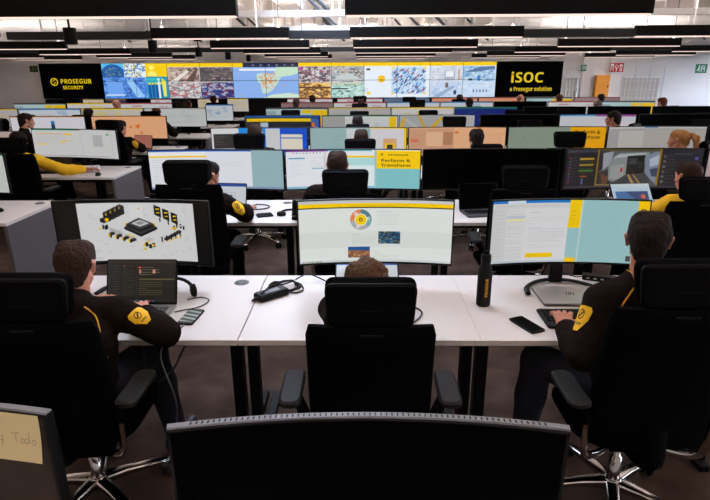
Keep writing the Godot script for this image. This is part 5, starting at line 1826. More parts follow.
# ------------------------------------------------------------------ rows of workstations
# [row, desk x, monitor x, size, screen, what it shows, drop, chair (0 none, else its height factor), left block]
const STATIONS := [
	[1, -1.12, -1.18, "34", "plan", "control room drawing", 0.0, 1.0, 0],
	[1, 0.05, 0.073, "34", "web", "white web page", 0.0, 0.985, 0],
	[1, 1.22, 1.061, "34", "mail", "mail and teal wallpaper", 0.0, 1.045, 0],
	[2, -1.12, -1.235, "49", "mailsheet", "white mail list", 0.0, 1.09, 0],
	[2, 0.05, -0.07, "49", "perform", "yellow and teal slide", 0.0, 1.03, 0],
	[2, 1.22, 1.10, "49", "off", "switched-off black", 0.0, 1.04, 0],
	[2, 2.39, 2.30, "49", "operations", "dark van camera", 0.0, 0.98, 0],
	[2, 3.56, 3.485, "49", "rose", "pale rose", 0.0, 1.0, 0],
	[2, -3.335, -3.62, "49", "greenline", "green-topped page", 0.025, 0.0, 1],
	[3, -3.335, -3.42, "49", "sheet", "yellow-marked spreadsheet", 0.01, 1.04, 1],
	[3, -4.505, -4.62, "49", "pinkpage", "pale pink page", 0.03, 0.0, 1],
	[3, -1.12, -1.21, "49", "bluewindows", "bright blue desktop", 0.0, 1.07, 0],
	[3, 0.05, -0.034, "49", "tealtruck", "yellow truck", 0.0, 1.02, 0],
	[3, 1.22, 1.135, "49", "orangelist", "orange list", 0.0, 0.97, 0],
	[3, 2.39, 2.31, "49", "sagegreen", "sage green", 0.0, 1.07, 0],
	[3, 3.56, 3.48, "49", "greydoc", "grey document", 0.0, 1.0, 0],
	[3, 4.73, 4.65, "49", "off", "unlit rightmost", 0.0, 1.09, 0],
	[4, -3.335, -3.55, "49", "orangemap", "orange map", 0.0, 1.06, 1],
	[4, -4.505, -4.80, "49", "whitecards", "white cards", 0.0, 1.08, 1],
	[4, -5.675, -6.02, "49", "p_photos", "dim photo", 0.03, 0.0, 1],
	[4, -1.12, -1.20, "49", "yellowtiles", "yellow-topped tiles", 0.0, 0.0, 0],
	[4, 0.05, -0.02, "49", "greysheet", "grey and white table", 0.0, 1.0, 0],
	[4, 1.22, 1.15, "49", "greymap", "grey street map", 0.0, 1.08, 0],
	[4, 2.39, 2.385, "49", "off", "unlit middle", 0.0, 1.04, 0],
	[4, 3.56, 3.58, "49", "violetmail", "violet-topped mail", 0.0, 1.0, 0],
	[4, 4.73, 4.78, "49", "off", "unlit right", 0.0, 1.04, 0],
	[5, -3.335, -3.47, "49", "p_plain", "plain white page", 0.0, 1.05, 1],
	[5, -4.505, -4.64, "49", "p_creamyellow", "yellow-edged page", 0.0, 1.0, 1],
	[5, -5.675, -5.82, "49", "p_whiteblue", "pale blue page", 0.0, 1.0, 1],
	[5, -6.845, -7.0, "49", "p_greyroad", "grey plan", 0.0, 0.0, 1],
	[5, -1.12, -1.20, "49", "p_teal", "teal and yellow", 0.0, 1.06, 0],
	[5, 0.05, -0.03, "49", "p_greyroad", "grey road map", 0.0, 1.04, 0],
	[5, 1.22, 1.14, "49", "p_whiteyellow", "white and yellow", 0.0, 1.05, 0],
	[5, 2.39, 2.31, "49", "p_bluegreen", "blue and green", 0.0, 1.05, 0],
	[5, 3.56, 3.58, "49", "off", "unlit third from right", 0.0, 1.07, 0],
	[5, 4.73, 4.77, "49", "off", "unlit second from right", 0.0, 0.0, 0],
	[5, 5.90, 5.96, "49", "off", "unlit far right", 0.0, 1.0, 0],
	[6, -3.335, -3.14, "27", "p_whiteblue", "small grey-blue page", 0.04, 1.0, 1],
	[6, -4.505, -4.74, "49", "p_white", "white page", 0.0, 1.0, 1],
	[6, -5.675, -5.92, "49", "p_whiteyellow", "yellow-flecked page", 0.0, 0.0, 1],
	[6, -6.845, -7.10, "49", "p_teal", "teal page", 0.0, 0.0, 1],
	[6, -1.12, -1.19, "49", "p_photos", "reddish photo", 0.0, 1.0, 0],
	[6, 0.05, -0.03, "49", "p_white", "white table", 0.0, 1.06, 0],
	[6, 1.22, 1.14, "49", "p_whiteblue", "blue-lined page", 0.0, 1.12, 0],
	[6, 2.39, 2.31, "49", "p_whiteblue", "blue and white", 0.0, 1.0, 0],
	[6, 3.56, 3.48, "49", "off", "unlit", 0.0, 0.0, 0],
	[6, 4.73, 4.66, "49", "p_white", "bright white", 0.0, 1.0, 0],
	[6, 5.90, 5.83, "49", "p_teal", "pale teal", 0.0, 1.0, 0],
	[7, -3.335, -3.14, "24", "p_creamyellow", "small yellow-edged page", 0.0, 1.0, 1],
	[7, -3.92, -3.90, "24", "p_cream", "small cream page", 0.0, 0.0, 2],
	[7, -4.505, -5.10, "24", "p_white", "small white page", 0.0, 1.0, 1],
	[7, -5.09, -5.66, "24", "off", "small unlit", 0.0, 0.0, 2],
	[7, -5.675, -6.26, "24", "p_navy", "small navy page", 0.0, 0.0, 1],
	[7, -6.26, -6.84, "24", "p_cream", "small tan page", 0.0, 0.0, 2],
	[7, -6.845, -7.45, "24", "off", "small black", 0.0, 1.1, 1],
	[7, -1.12, -1.30, "49", "p_white", "white page", 0.0, 1.0, 0],
	[7, 0.05, -0.03, "49", "p_white", "white table", 0.0, 1.12, 0],
	[7, 1.22, 1.15, "49", "p_mixed", "mixed picture", 0.0, 1.10, 0],
	[7, 2.39, 2.36, "49", "p_orange", "orange page", 0.0, 1.05, 0],
	[7, 3.56, 3.54, "49", "p_orange", "salmon page", 0.0, 1.0, 0],
	[7, 4.73, 4.74, "49", "p_teal", "teal page", 0.0, 1.0, 0],
	[7, 5.90, 5.94, "49", "p_photos", "row of photos", 0.0, 1.0, 0],
]

# people who have swung their chairs round: which screen, where, by how much
const TURNED := [[3, "grey document", 3.36, 0.75], [4, "violet-topped mail", 3.52, 0.85], [4, "white cards", -4.72, -0.8], [4, "orange map", -3.44, -0.2], [5, "plain white page", -3.60, 0.0],
	[5, "yellow-edged page", -4.80, 0.0], [5, "blue and green", 2.60, 0.0], [6, "white page", -5.12, 0.0], [6, "small grey-blue page", -3.62, 0.2], [6, "reddish photo", -1.35, 0.0], [6, "bright white", 4.92, 0.2],
	[6, "pale teal", 6.25, 0.3], [7, "small yellow-edged page", -3.58, 0.2], [7, "salmon page", 3.84, 0.0], [7, "teal page", 4.78, 0.0], [7, "row of photos", 5.78, 0.0]]

const EMPTY := ["switched-off black", "sage green", "grey street map", "unlit middle", "unlit right", "unlit rightmost"]

func near_edge(row: int) -> float: return -(2.137 + ROW * (row - 1))

func workstations() -> void:
	M["screen_off_lit"] = M["screen_off"]
	var chair = chair_proto()
	var plain = desk_proto("desk", false)
	var ended = desk_proto("aisle_desk", true)
	var first := {"c": true, "d": true, "e": true}
	var shift := {"plan": -0.06, "mail": -0.11, "perform": -0.16, "off": 0.0}
	for s in STATIONS:
		var row: int = s[0]
		var z0 := near_edge(row)
		var nth: String = NTH[row]
		var what: String = s[5]
		if s[8] != 2:
			var block: bool = s[8] == 1 and s[1] > -3.4
			var dl := "white desk under the %s monitor in the %s row" % [what, nth]
			var x: float = s[1]
			var wide := 1.0
			if row == 1:
				x = -1.124 if x < -1.0 else (-0.009 if x < 1.0 else 1.102)
				if absf(x) < 0.1: wide = 0.8985
			var k := "e" if block else "d"
			var src = ended if block else plain
			if first[k]:
				first[k] = false
				src.position = Vector3(x, 0, z0 - 0.40)
				tag(src, dl, "desk", "white desks")
			else:
				src = dup(src, Vector3(x, 0, z0 - 0.40), 0.0, dl, "white desks")
			src.scale = Vector3(wide, 1, 1)
			if wide < 1.0: src.get_node("cable_grommet").free()
		var m = M["screen_off"] if s[4] == "off" else M["screen_" + s[4]]
		var mz := z0 - 0.623
		if s[4] == "web": mz = z0 - 0.628
		var kind: String = {"34": "ultrawide", "49": "extra-wide", "27": "small", "24": "small"}[s[3]]
		var ml := "%s black monitor showing the %s in the %s row" % [kind, what, nth]
		if s[4] == "off": ml = "%s %s monitor in the %s row" % [what, kind, nth]
		var mo = monitor(s[3], Vector3(s[2], DESK, mz), -0.2 if s[4] == "sheet" else 0.0, m, ml, "monitors of the control room", s[6], s[4] != "web" and s[3] != "24")
		if row == 1:
			var a := AreaLight3D.new()
			a.name = "screen_light"
			mo.add_child(a, true)
			a.area_size = Vector2(0.78, 0.32)
			a.light_color = Color(0.92, 0.98, 1.0)
			a.light_energy = 0.02
			a.shadow_enabled = true
			a.position = Vector3(0, 0.31, 0.06)
			a.rotation.y = PI
		if s[7] > 0.0:
			var hub := z0 + (0.107 if row == 1 else 0.085)
			var cx: float = s[1] - 0.08
			if row == 1: cx = [-1.185, 0.033, 1.115][[-1.12, 0.05, 1.22].find(s[1])]
			elif s[4] == "mailsheet": cx = -1.20
			elif s[4] == "perform": cx = -0.11
			elif what == "switched-off black": cx = 1.15
			elif s[4] == "operations": cx = 2.36
			elif s[4] == "sheet": cx = -3.63
			elif s[4] == "bluewindows": cx = -1.15
			elif s[4] == "tealtruck": cx = -0.01
			elif s[4] == "orangelist": cx = 1.29
			elif s[4] == "sagegreen": cx = 2.16
			elif s[4] == "greydoc": cx = 3.75
			elif s[4] == "orangemap": cx = -3.50
			elif s[4] == "whitecards": cx = -4.95
			elif s[4] == "greymap": cx = 1.28
			elif s[4] == "greysheet": cx = -0.05
			if row > 1 and EMPTY.has(what): hub -= 0.085
			var cl := "black headrest chair at the %s monitor in the %s row" % [what, nth]
			var c = chair
			if first.c:
				first.c = false
				c.position = Vector3(cx, 0, hub)
				tag(c, cl, "office chair", "black office chairs")
			else:
				c = dup(chair, Vector3(cx, 0, hub), 0.0, cl, "black office chairs")
			for q in TURNED:
				if row == q[0] and what == q[1]:
					c.position = Vector3(q[2], 0, z0 + (0.20 if absf(q[3]) > 0.6 else 0.085))
					c.rotation.y = q[3]
			for part in c.get_children():
				if String(part.name).begins_with("backrest") or String(part.name).begins_with("headrest"):
					part.position.y = (s[7] - 1.0) * 1.14

func find_monitor(part: String):
	for c in get_children():
		if String(c.get_meta("label", "")).contains(part) and c.get_meta("category", "") == "monitor": return c
	return null

func screen_text() -> void:
	var z := func(x: float) -> float: return 3.6 - sqrt(3.6 * 3.6 - x * x) + 0.0015
	var a = find_monitor("yellow and teal slide")
	lettering(a, "PROSEGUR", 0.013, 0.17, M["ink"], T(0.297, 1.172 - DESK, z.call(0.38), -0.105), 0.001)
	lettering(a, "Perform &\nTransform", 0.024, 0.25, M["ink"], T(0.238, 1.105 - DESK, z.call(0.36), -0.10), 0.001)
	var b = find_monitor("sage green")
	lettering(b, "Perform &\nTransform", 0.036, 0.29, M["ink"], T(0.215, 1.128 - DESK, z.call(0.36), -0.10), 0.001)

func near_monitors() -> void:
	screen_text()
	# two monitors of the row at which the camera stands, seen over their tops
	var top := func(m, w: float, h: float, r: float):
		var st := S()
		for i in 64:
			var u := (i + 0.5) / 64.0 - 0.5
			var p := arc_point(u * 0.9, 0.0, 0.012, w, r)
			box(st, Vector3(p.x, h * 0.5 + 0.0042, p.z), Vector3(0.0035, 0.001, 0.009), 0.0, T(0, 1.222 - 0.059 - DESK - h * 0.5, 0))
		tag(obj("vent_slots", st, M["rubber"], m), "", "", "", "stuff")
	var cover := func(m, drop: float):
		var st := S()
		var rings := []
		for i in 25:
			var u := i / 24.0 - 0.5
			var ring := PackedVector3Array()
			for q in [[0.0, 0.003], [0.0, 0.021], [0.004, 0.0195], [0.004, 0.0045]]: ring.append(arc_point(u, 1.222 - drop - DESK + q[0], q[1], 0.805, 1.9))
			rings.append(ring)
		loft(st, rings, false)
		obj("top_cover", st, mat("cover_grey", Color(0.46, 0.47, 0.50), 0.45), m)
	var m = monitor("34", Vector3(0.012, DESK, -0.967), 0.0, M["screen_off"], "switched-off black monitor at the bottom of the picture, slotted grey top", "", 0.059)
	top.call(m, 0.805, 0.352, 1.9)
	cover.call(m, 0.059)
	var n = monitor("34", Vector3(-1.03, DESK, -0.975), 0.0, M["screen_matte"], "brownish blank monitor with a paper note, bottom left corner", "", 0.030)
	cover.call(n, 0.030)
	# paper note stuck on its upper corner
	var st := S()
	st.set_smooth_group(0)
	var w := 0.13
	for j in 6:
		for i in 4:
			for q in [[0, 0], [1, 0], [1, 1], [0, 0], [1, 1], [0, 1]]:
				var u: float = (i + q[0]) / 4.0
				var v: float = (j + q[1]) / 6.0
				st.set_uv(Vector2(u, v))
				st.add_vertex(Vector3((u - 0.5) * w, (0.5 - v) * 0.105, 0.002 + 0.012 * v * v))
	var note = obj("sticky_note", st, M["note_print"], null, n.transform * T(0.322, 1.222 - 0.030 - 0.052 - DESK, 0.030, -0.17))
	tag(note, "cream sticky note with faint handwriting on the bottom left monitor", "note")
	# the desks that carry them
	for q in [[0.05, "white desk under the bottom middle monitor, at the camera"], [-1.12, "white desk under the bottom left monitor, at the camera"]]:
		for c in get_children():
			if c.has_meta("base_name") and c.get_meta("base_name") == "desk":
				dup(c, Vector3(q[0] - (0.004 if q[0] < 0 else 0.0), 0, -0.187 - 0.40), 0.0, q[1], "white desks")
				break

# ------------------------------------------------------------------ people
func V(x: float, y: float, z: float) -> Vector3: return Vector3(x, y, z)

func upright() -> Dictionary:
	return {"P": V(0, 0.585, 0.035), "C": V(0, 0.83, 0.035), "N": V(0, 1.0, 0.0), "H": V(0, 1.145, -0.05), "pitch": -0.08,
		"sh": [V(-0.175, 0.955, 0.01), V(0.175, 0.955, 0.01)], "el": [V(-0.27, 0.816, -0.10), V(0.27, 0.816, -0.10)], "wr": [V(-0.12, 0.803, -0.29), V(0.12, 0.803, -0.29)],
		"hd": [V(0.1, -0.05, -1), V(-0.1, -0.05, -1)], "kn": [V(-0.15, 0.535, -0.37), V(0.15, 0.535, -0.37)], "an": [V(-0.17, 0.10, -0.44), V(0.17, 0.10, -0.44)]}

func taller(dy: float) -> Dictionary:
	var p := upright()
	p.C += V(0, dy * 0.5, 0)
	p.N += V(0, dy, 0)
	p.H += V(0, dy, 0)
	for k in 2: p.sh[k] += V(0, dy * 0.8, 0)
	return p

func people() -> void:
	var p: Dictionary
	var t
	# the man at the left of the first row
	p = {"P": V(0.0, 0.59, 0.05), "C": V(-0.01, 0.78, 0.035), "N": V(-0.025, 0.925, -0.06), "H": V(-0.035, 1.062, -0.15), "pitch": -0.15, "yaw": 0.12,
		"sh": [V(-0.20, 0.885, -0.06), V(0.155, 0.885, -0.07)], "el": [V(-0.33, 0.815, -0.10), V(0.355, 0.812, -0.035)], "wr": [V(-0.10, 0.822, -0.29), V(0.19, 0.818, -0.225)],
		"hd": [V(0.4, -0.05, -1), V(-0.6, -0.05, -1)], "kn": [V(-0.16, 0.56, -0.37), V(0.15, 0.56, -0.35)], "an": [V(-0.16, 0.10, -0.42), V(0.22, 0.10, -0.36)]}
	t = person("man in black jacket with yellow piping at the dark laptop, first row left", "left_man", p, V(-1.17, 0, -2.03), 0.0, "skin_fair", "short", "hair_dark", "jacket_cloth", "navy_cloth")
	var d: Dictionary = C["left_man"]
	piping(t, d, [V(0.045, 0.955, 0.0), V(0.09, 0.93, 0.03), V(0.125, 0.88, 0.07), V(0.15, 0.82, 0.10), V(0.17, 0.76, 0.12)], [V(0, -0.8, -0.6).normalized(), V(0, -0.6, -0.8).normalized(), V(-0.1, -0.3, -1).normalized(), V(-0.2, 0, -1).normalized(), V(-0.3, 0, -1).normalized()], M["yellow_trim"])
	sleeve_patch(t, d, V(0.255, 0.85, -0.05), V(-0.25, -0.75, -0.60).normalized(), V(-0.75, 0.5, -0.2).normalized(), 0.075, 0.085, M["badge_print"])
	# the woman behind the middle chair
	p = {"P": V(0, 0.585, 0.035), "C": V(0, 0.76, 0.03), "N": V(0, 0.885, -0.12), "H": V(-0.012, 0.935, -0.275), "pitch": -0.35,
		"sh": [V(-0.125, 0.845, -0.09), V(0.115, 0.845, -0.09)], "el": [V(-0.165, 0.83, -0.25), V(0.14, 0.83, -0.25)], "wr": [V(-0.08, 0.835, -0.42), V(0.08, 0.835, -0.42)],
		"kn": [V(-0.13, 0.535, -0.38), V(0.13, 0.535, -0.38)], "an": [V(-0.17, 0.10, -0.44), V(0.17, 0.10, -0.44)]}
	person("person with long light brown hair bent over a laptop, first row middle", "front_woman", p, V(0.035, 0, -2.02), 0.0, "skin_fair", "long", "hair_brown", "jacket_cloth", "trouser")
	# the man at the right of the first row, typing
	p = {"P": V(0.0, 0.59, 0.03), "C": V(-0.02, 0.85, 0.03), "N": V(-0.03, 1.06, 0.035), "H": V(-0.015, 1.222, 0.01), "pitch": -0.08, "yaw": -0.42, "roll": 0.03,
		"sh": [V(-0.170, 0.985, 0.03), V(0.17, 0.995, 0.03)], "el": [V(-0.25, 0.785, 0.105), V(0.29, 0.816, -0.09)], "wr": [V(-0.262, 0.828, -0.065), V(0.10, 0.79, -0.27)],
		"hd": [V(0.25, 0.02, -1), V(-0.3, -0.05, -1)], "kn": [V(-0.295, 0.575, -0.24), V(0.2, 0.57, -0.32)], "an": [V(-0.33, 0.10, -0.26), V(0.2, 0.10, -0.42)]}
	t = person("dark-haired man in black jacket typing beside the closed silver laptop, first row right", "right_man", p, V(1.11, 0, -2.03), 0.0, "skin_tan", "short", "hair_black", "jacket_cloth", "navy_cloth")
	d = C["right_man"]
	piping(t, d, [V(-0.05, 1.11, 0.09), V(-0.09, 1.06, 0.10), V(-0.125, 1.00, 0.11), V(-0.145, 0.94, 0.13), V(-0.15, 0.86, 0.14)], [V(0.3, -0.7, -0.6).normalized(), V(0.2, -0.7, -0.7).normalized(), V(0.2, -0.4, -0.9).normalized(), V(0.15, -0.1, -1).normalized(), V(0.1, 0, -1).normalized()], M["yellow_trim"])
	piping(t, d, [V(-0.115, 1.115, 0.04), V(-0.085, 1.115, 0.085), V(-0.04, 1.12, 0.11), V(0.01, 1.12, 0.115)], [V(0.9, -0.1, -0.3).normalized(), V(0.6, -0.1, -0.8).normalized(), V(0.1, -0.1, -1).normalized(), V(0, -0.1, -1).normalized()], M["yellow_trim"], 0.0030, "collar_trim")
	sleeve_patch(t, d, V(-0.235, 0.90, 0.045), V(0.55, -0.62, -0.55).normalized(), V(0.3, 0.9, -0.15).normalized(), 0.075, 0.10, M["badge_print"])
	# second row
	p = upright()
	p.P = V(0.02, 0.60, 0.04); p.H = V(0.07, 1.105, -0.07); p.N = V(0.03, 0.965, -0.02); p.C = V(0.02, 0.80, 0.04); p.yaw = -0.55; p.pitch = -0.2
	p.sh = [V(-0.15, 0.92, -0.03), V(0.20, 0.92, 0.0)]
	p.el = [V(-0.22, 0.816, -0.12), V(0.34, 0.816, -0.06)]
	p.wr = [V(0.0, 0.803, -0.32), V(0.30, 0.803, -0.29)]
	p.hd = [V(0.4, -0.05, -1), V(0.05, -0.08, -1)]
	t = person("man in black jacket at the small lit laptop, second row left", "reach_man", p, V(-1.22, 0, -4.0), 0.0, "skin_fair", "short", "hair_black", "jacket_cloth", "trouser")
	sleeve_patch(t, C["reach_man"], V(0.30, 0.87, 0.0), V(-0.5, -0.6, -0.6).normalized(), V(-0.6, 0.7, -0.1).normalized(), 0.08, 0.11, M["badge_print"])
	p = taller(0.035)
	t = person("short-haired man seen from behind at the yellow and teal slide, second row", "behind_man", p, V(-0.175, 0.0, -4.0), 0.0, "skin_fair", "short", "hair_dark")
	d = C["behind_man"]
	for s in [-1.0, 1.0]:
		piping(t, d, [V(s * 0.06, 1.03, 0.06), V(s * 0.10, 0.99, 0.08), V(s * 0.13, 0.93, 0.10)], [V(0, -0.7, -0.7).normalized(), V(0, -0.6, -0.8).normalized(), V(0, -0.2, -1).normalized()], M["yellow_trim"])
	t = person("man with cropped hair and yellow jacket at the van camera, second row right", "low_man", taller(-0.05), V(2.42, 0, -4.0), 0.25, "skin_fair", "cropped", "hair_dark", "yellow_cloth")
	# third row
	p = taller(0.0)
	p.sh = [V(-0.17, 0.94, 0.0), V(0.19, 0.94, 0.0)]
	p.el = [V(-0.24, 0.816, -0.12), V(0.385, 0.816, -0.14)]
	p.wr = [V(-0.02, 0.803, -0.30), V(0.55, 0.80, -0.28)]
	p.hd = [V(0.4, -0.05, -1), V(0.6, -0.08, -0.8)]
	t = person("man with long yellow sleeves at the yellow-marked spreadsheet, third row left", "sleeve_man", p, V(-3.71, 0, -5.95), 0.0, "skin_tan", "cropped", "hair_black", "yellow_cloth")
	var up := upright()
	var rows := [
		# label, x, row, dz, turn, skin, hair, colour, jacket, height
		["person behind a raised chair at the bright blue desktop, third row", -1.14, 3, 0.0, 0.0, "skin_fair", "short", "hair_dark", "jacket_cloth", 1.06],
		["person with brown hair behind the chair at the yellow truck, third row", 0.0, 3, 0.0, 0.0, "skin_fair", "short", "hair_dark", "jacket_cloth", 1.0],
		["black-haired person at the orange list, third row", 1.24, 3, 0.0, 0.1, "skin_tan", "short", "hair_black", "jacket_cloth", 1.0],
		["woman with a blonde ponytail at the grey document, third row right", 3.36, 3, 0.02, 0.75, "skin_fair", "tail", "hair_blonde", "jacket_cloth", 1.0],
		["dark-haired man looking right at the white cards, fourth row left", -4.72, 4, 0.02, -0.8, "skin_fair", "short", "hair_dark", "jacket_cloth", 1.03],
		["person in black with an orange badge at the orange map, fourth row", -3.44, 4, 0.0, -0.2, "skin_fair", "short", "hair_black", "jacket_cloth", 0.98],
		["person at the grey and white table, fourth row middle", -0.05, 4, 0.0, 0.0, "skin_fair", "short", "hair_black", "jacket_cloth", 1.02],
		["dark-haired man in glasses at the violet-topped mail, fourth row right", 3.52, 4, 0.0, 0.85, "skin_fair", "short", "hair_black", "jacket_cloth", 1.05],
		["person with reddish hair at the plain white page, fifth row left", -3.60, 5, 0.0, 0.0, "skin_fair", "short", "hair_red", "jacket_cloth", 1.0],
		["person low behind a chair at the blue and green monitor, fifth row", 2.60, 5, 0.0, 0.0, "skin_fair", "short", "hair_black", "jacket_cloth", 0.98],
		["dark-haired person at the yellow-edged page, fifth row left", -4.80, 5, 0.0, 0.0, "skin_fair", "short", "hair_black", "jacket_cloth", 1.0],
		["bald person at the white page, sixth row left", -5.12, 6, 0.0, 0.0, "skin_fair", "cropped", "skin_fair", "jacket_cloth", 1.03],
		["brown-haired person near the small grey-blue page, sixth row left", -3.62, 6, 0.0, 0.2, "skin_tan", "short", "hair_dark", "jacket_cloth", 1.04],
		["brown-haired person at the reddish photo monitor, sixth row", -1.35, 6, 0.0, 0.0, "skin_fair", "short", "hair_dark", "jacket_cloth", 1.04],
		["person with dark hair at the white table, sixth row middle", 0.0, 6, 0.0, 0.0, "skin_fair", "short", "hair_dark", "jacket_cloth", 1.05],
		["black-haired person at the blue and white monitor, sixth row", 2.25, 6, 0.0, 0.0, "skin_fair", "short", "hair_black", "jacket_cloth", 1.05],
		["grey-haired person at the bright white monitor, sixth row right", 4.92, 6, -0.2, 0.2, "skin_fair", "short", "hair_grey", "jacket_cloth", 1.02],
		["red-haired person at the pale teal monitor, sixth row far right", 6.25, 6, 0.0, 0.3, "skin_fair", "short", "hair_red", "jacket_cloth", 1.04],
		["person with dark hair at the small yellow-edged page, last row", -3.58, 7, 0.0, 0.2, "skin_tan", "short", "hair_dark", "jacket_cloth", 1.06],
		["person behind the first chairs at the white page, last row", -1.18, 7, 0.0, 0.0, "skin_fair", "short", "hair_dark", "jacket_cloth", 1.06],
		["person at the orange page, last row", 2.38, 7, 0.0, 0.0, "skin_tan", "short", "hair_dark", "jacket_cloth", 1.04],
		["bald person at the salmon page, last row", 3.84, 7, 0.0, 0.0, "skin_fair", "cropped", "skin_fair", "jacket_cloth", 1.04],
		["brown-haired person at the teal page, last row", 4.78, 7, 0.0, 0.0, "skin_tan", "short", "hair_red", "jacket_cloth", 1.06],
		["black-haired person by the row of photos, last row", 5.78, 7, 0.0, 0.0, "skin_tan", "short", "hair_black", "yellow_cloth", 1.10],
	]
	for r in rows:
		var build := "tall_man" if r[9] > 1.025 else ("low_man" if r[9] < 0.985 else "upright_man")
		t = person(r[0], build, {"tall_man": taller(0.06), "low_man": taller(-0.05), "upright_man": up}[build], V(r[1], 0, near_edge(r[2]) + (0.20 if absf(r[4]) > 0.6 else 0.085) + r[3] * 0.0), r[4], r[5], r[6], r[7], r[8], "trouser")
		if r[0].contains("orange badge"):
			sleeve_patch(t, C[build], V(0.235, 0.87, -0.01), V(-0.6, -0.4, -0.7).normalized(), V(-0.3, 0.9, 0.1).normalized(), 0.08, 0.10, M["yellow_trim"])
		if r[0].contains("glasses"):
			var st := S()
			for s in [-1.0, 1.0]:
				var ring := []
				for k in 13:
					var a := TAU * k / 12
					ring.append(V(s * 0.033 + cos(a) * 0.024, 0.006 + sin(a) * 0.018, -0.102))
				tube(st, ring, 0.0018, 5)
				tube(st, [V(s * 0.057, 0.008, -0.101), V(s * 0.082, 0.012, -0.02), V(s * 0.088, 0.008, 0.02)], 0.0018, 5)
			tube(st, [V(-0.010, 0.008, -0.106), V(0.010, 0.008, -0.106)], 0.0018, 5)
			obj("glasses", st, M["ink"], t, C[build].head)

# ------------------------------------------------------------------ what lies on the desks
func phone(label: String, at: Vector3, turn: float, screen):
	var t = thing("phone", label, "phone", at, turn)
	var st := S()
	slab(st, rrect(0.078, 0.165, 0.012, 4), 0.009, 0.002, T(0, 0.0045, 0, 0, PI / 2))
	obj("body", st, M["plastic_black"], t)
	put_mesh("screen", flat_quad(0.070, 0.150), screen, t, T(0, 0.0094, 0, 0, -PI / 2))
	return t

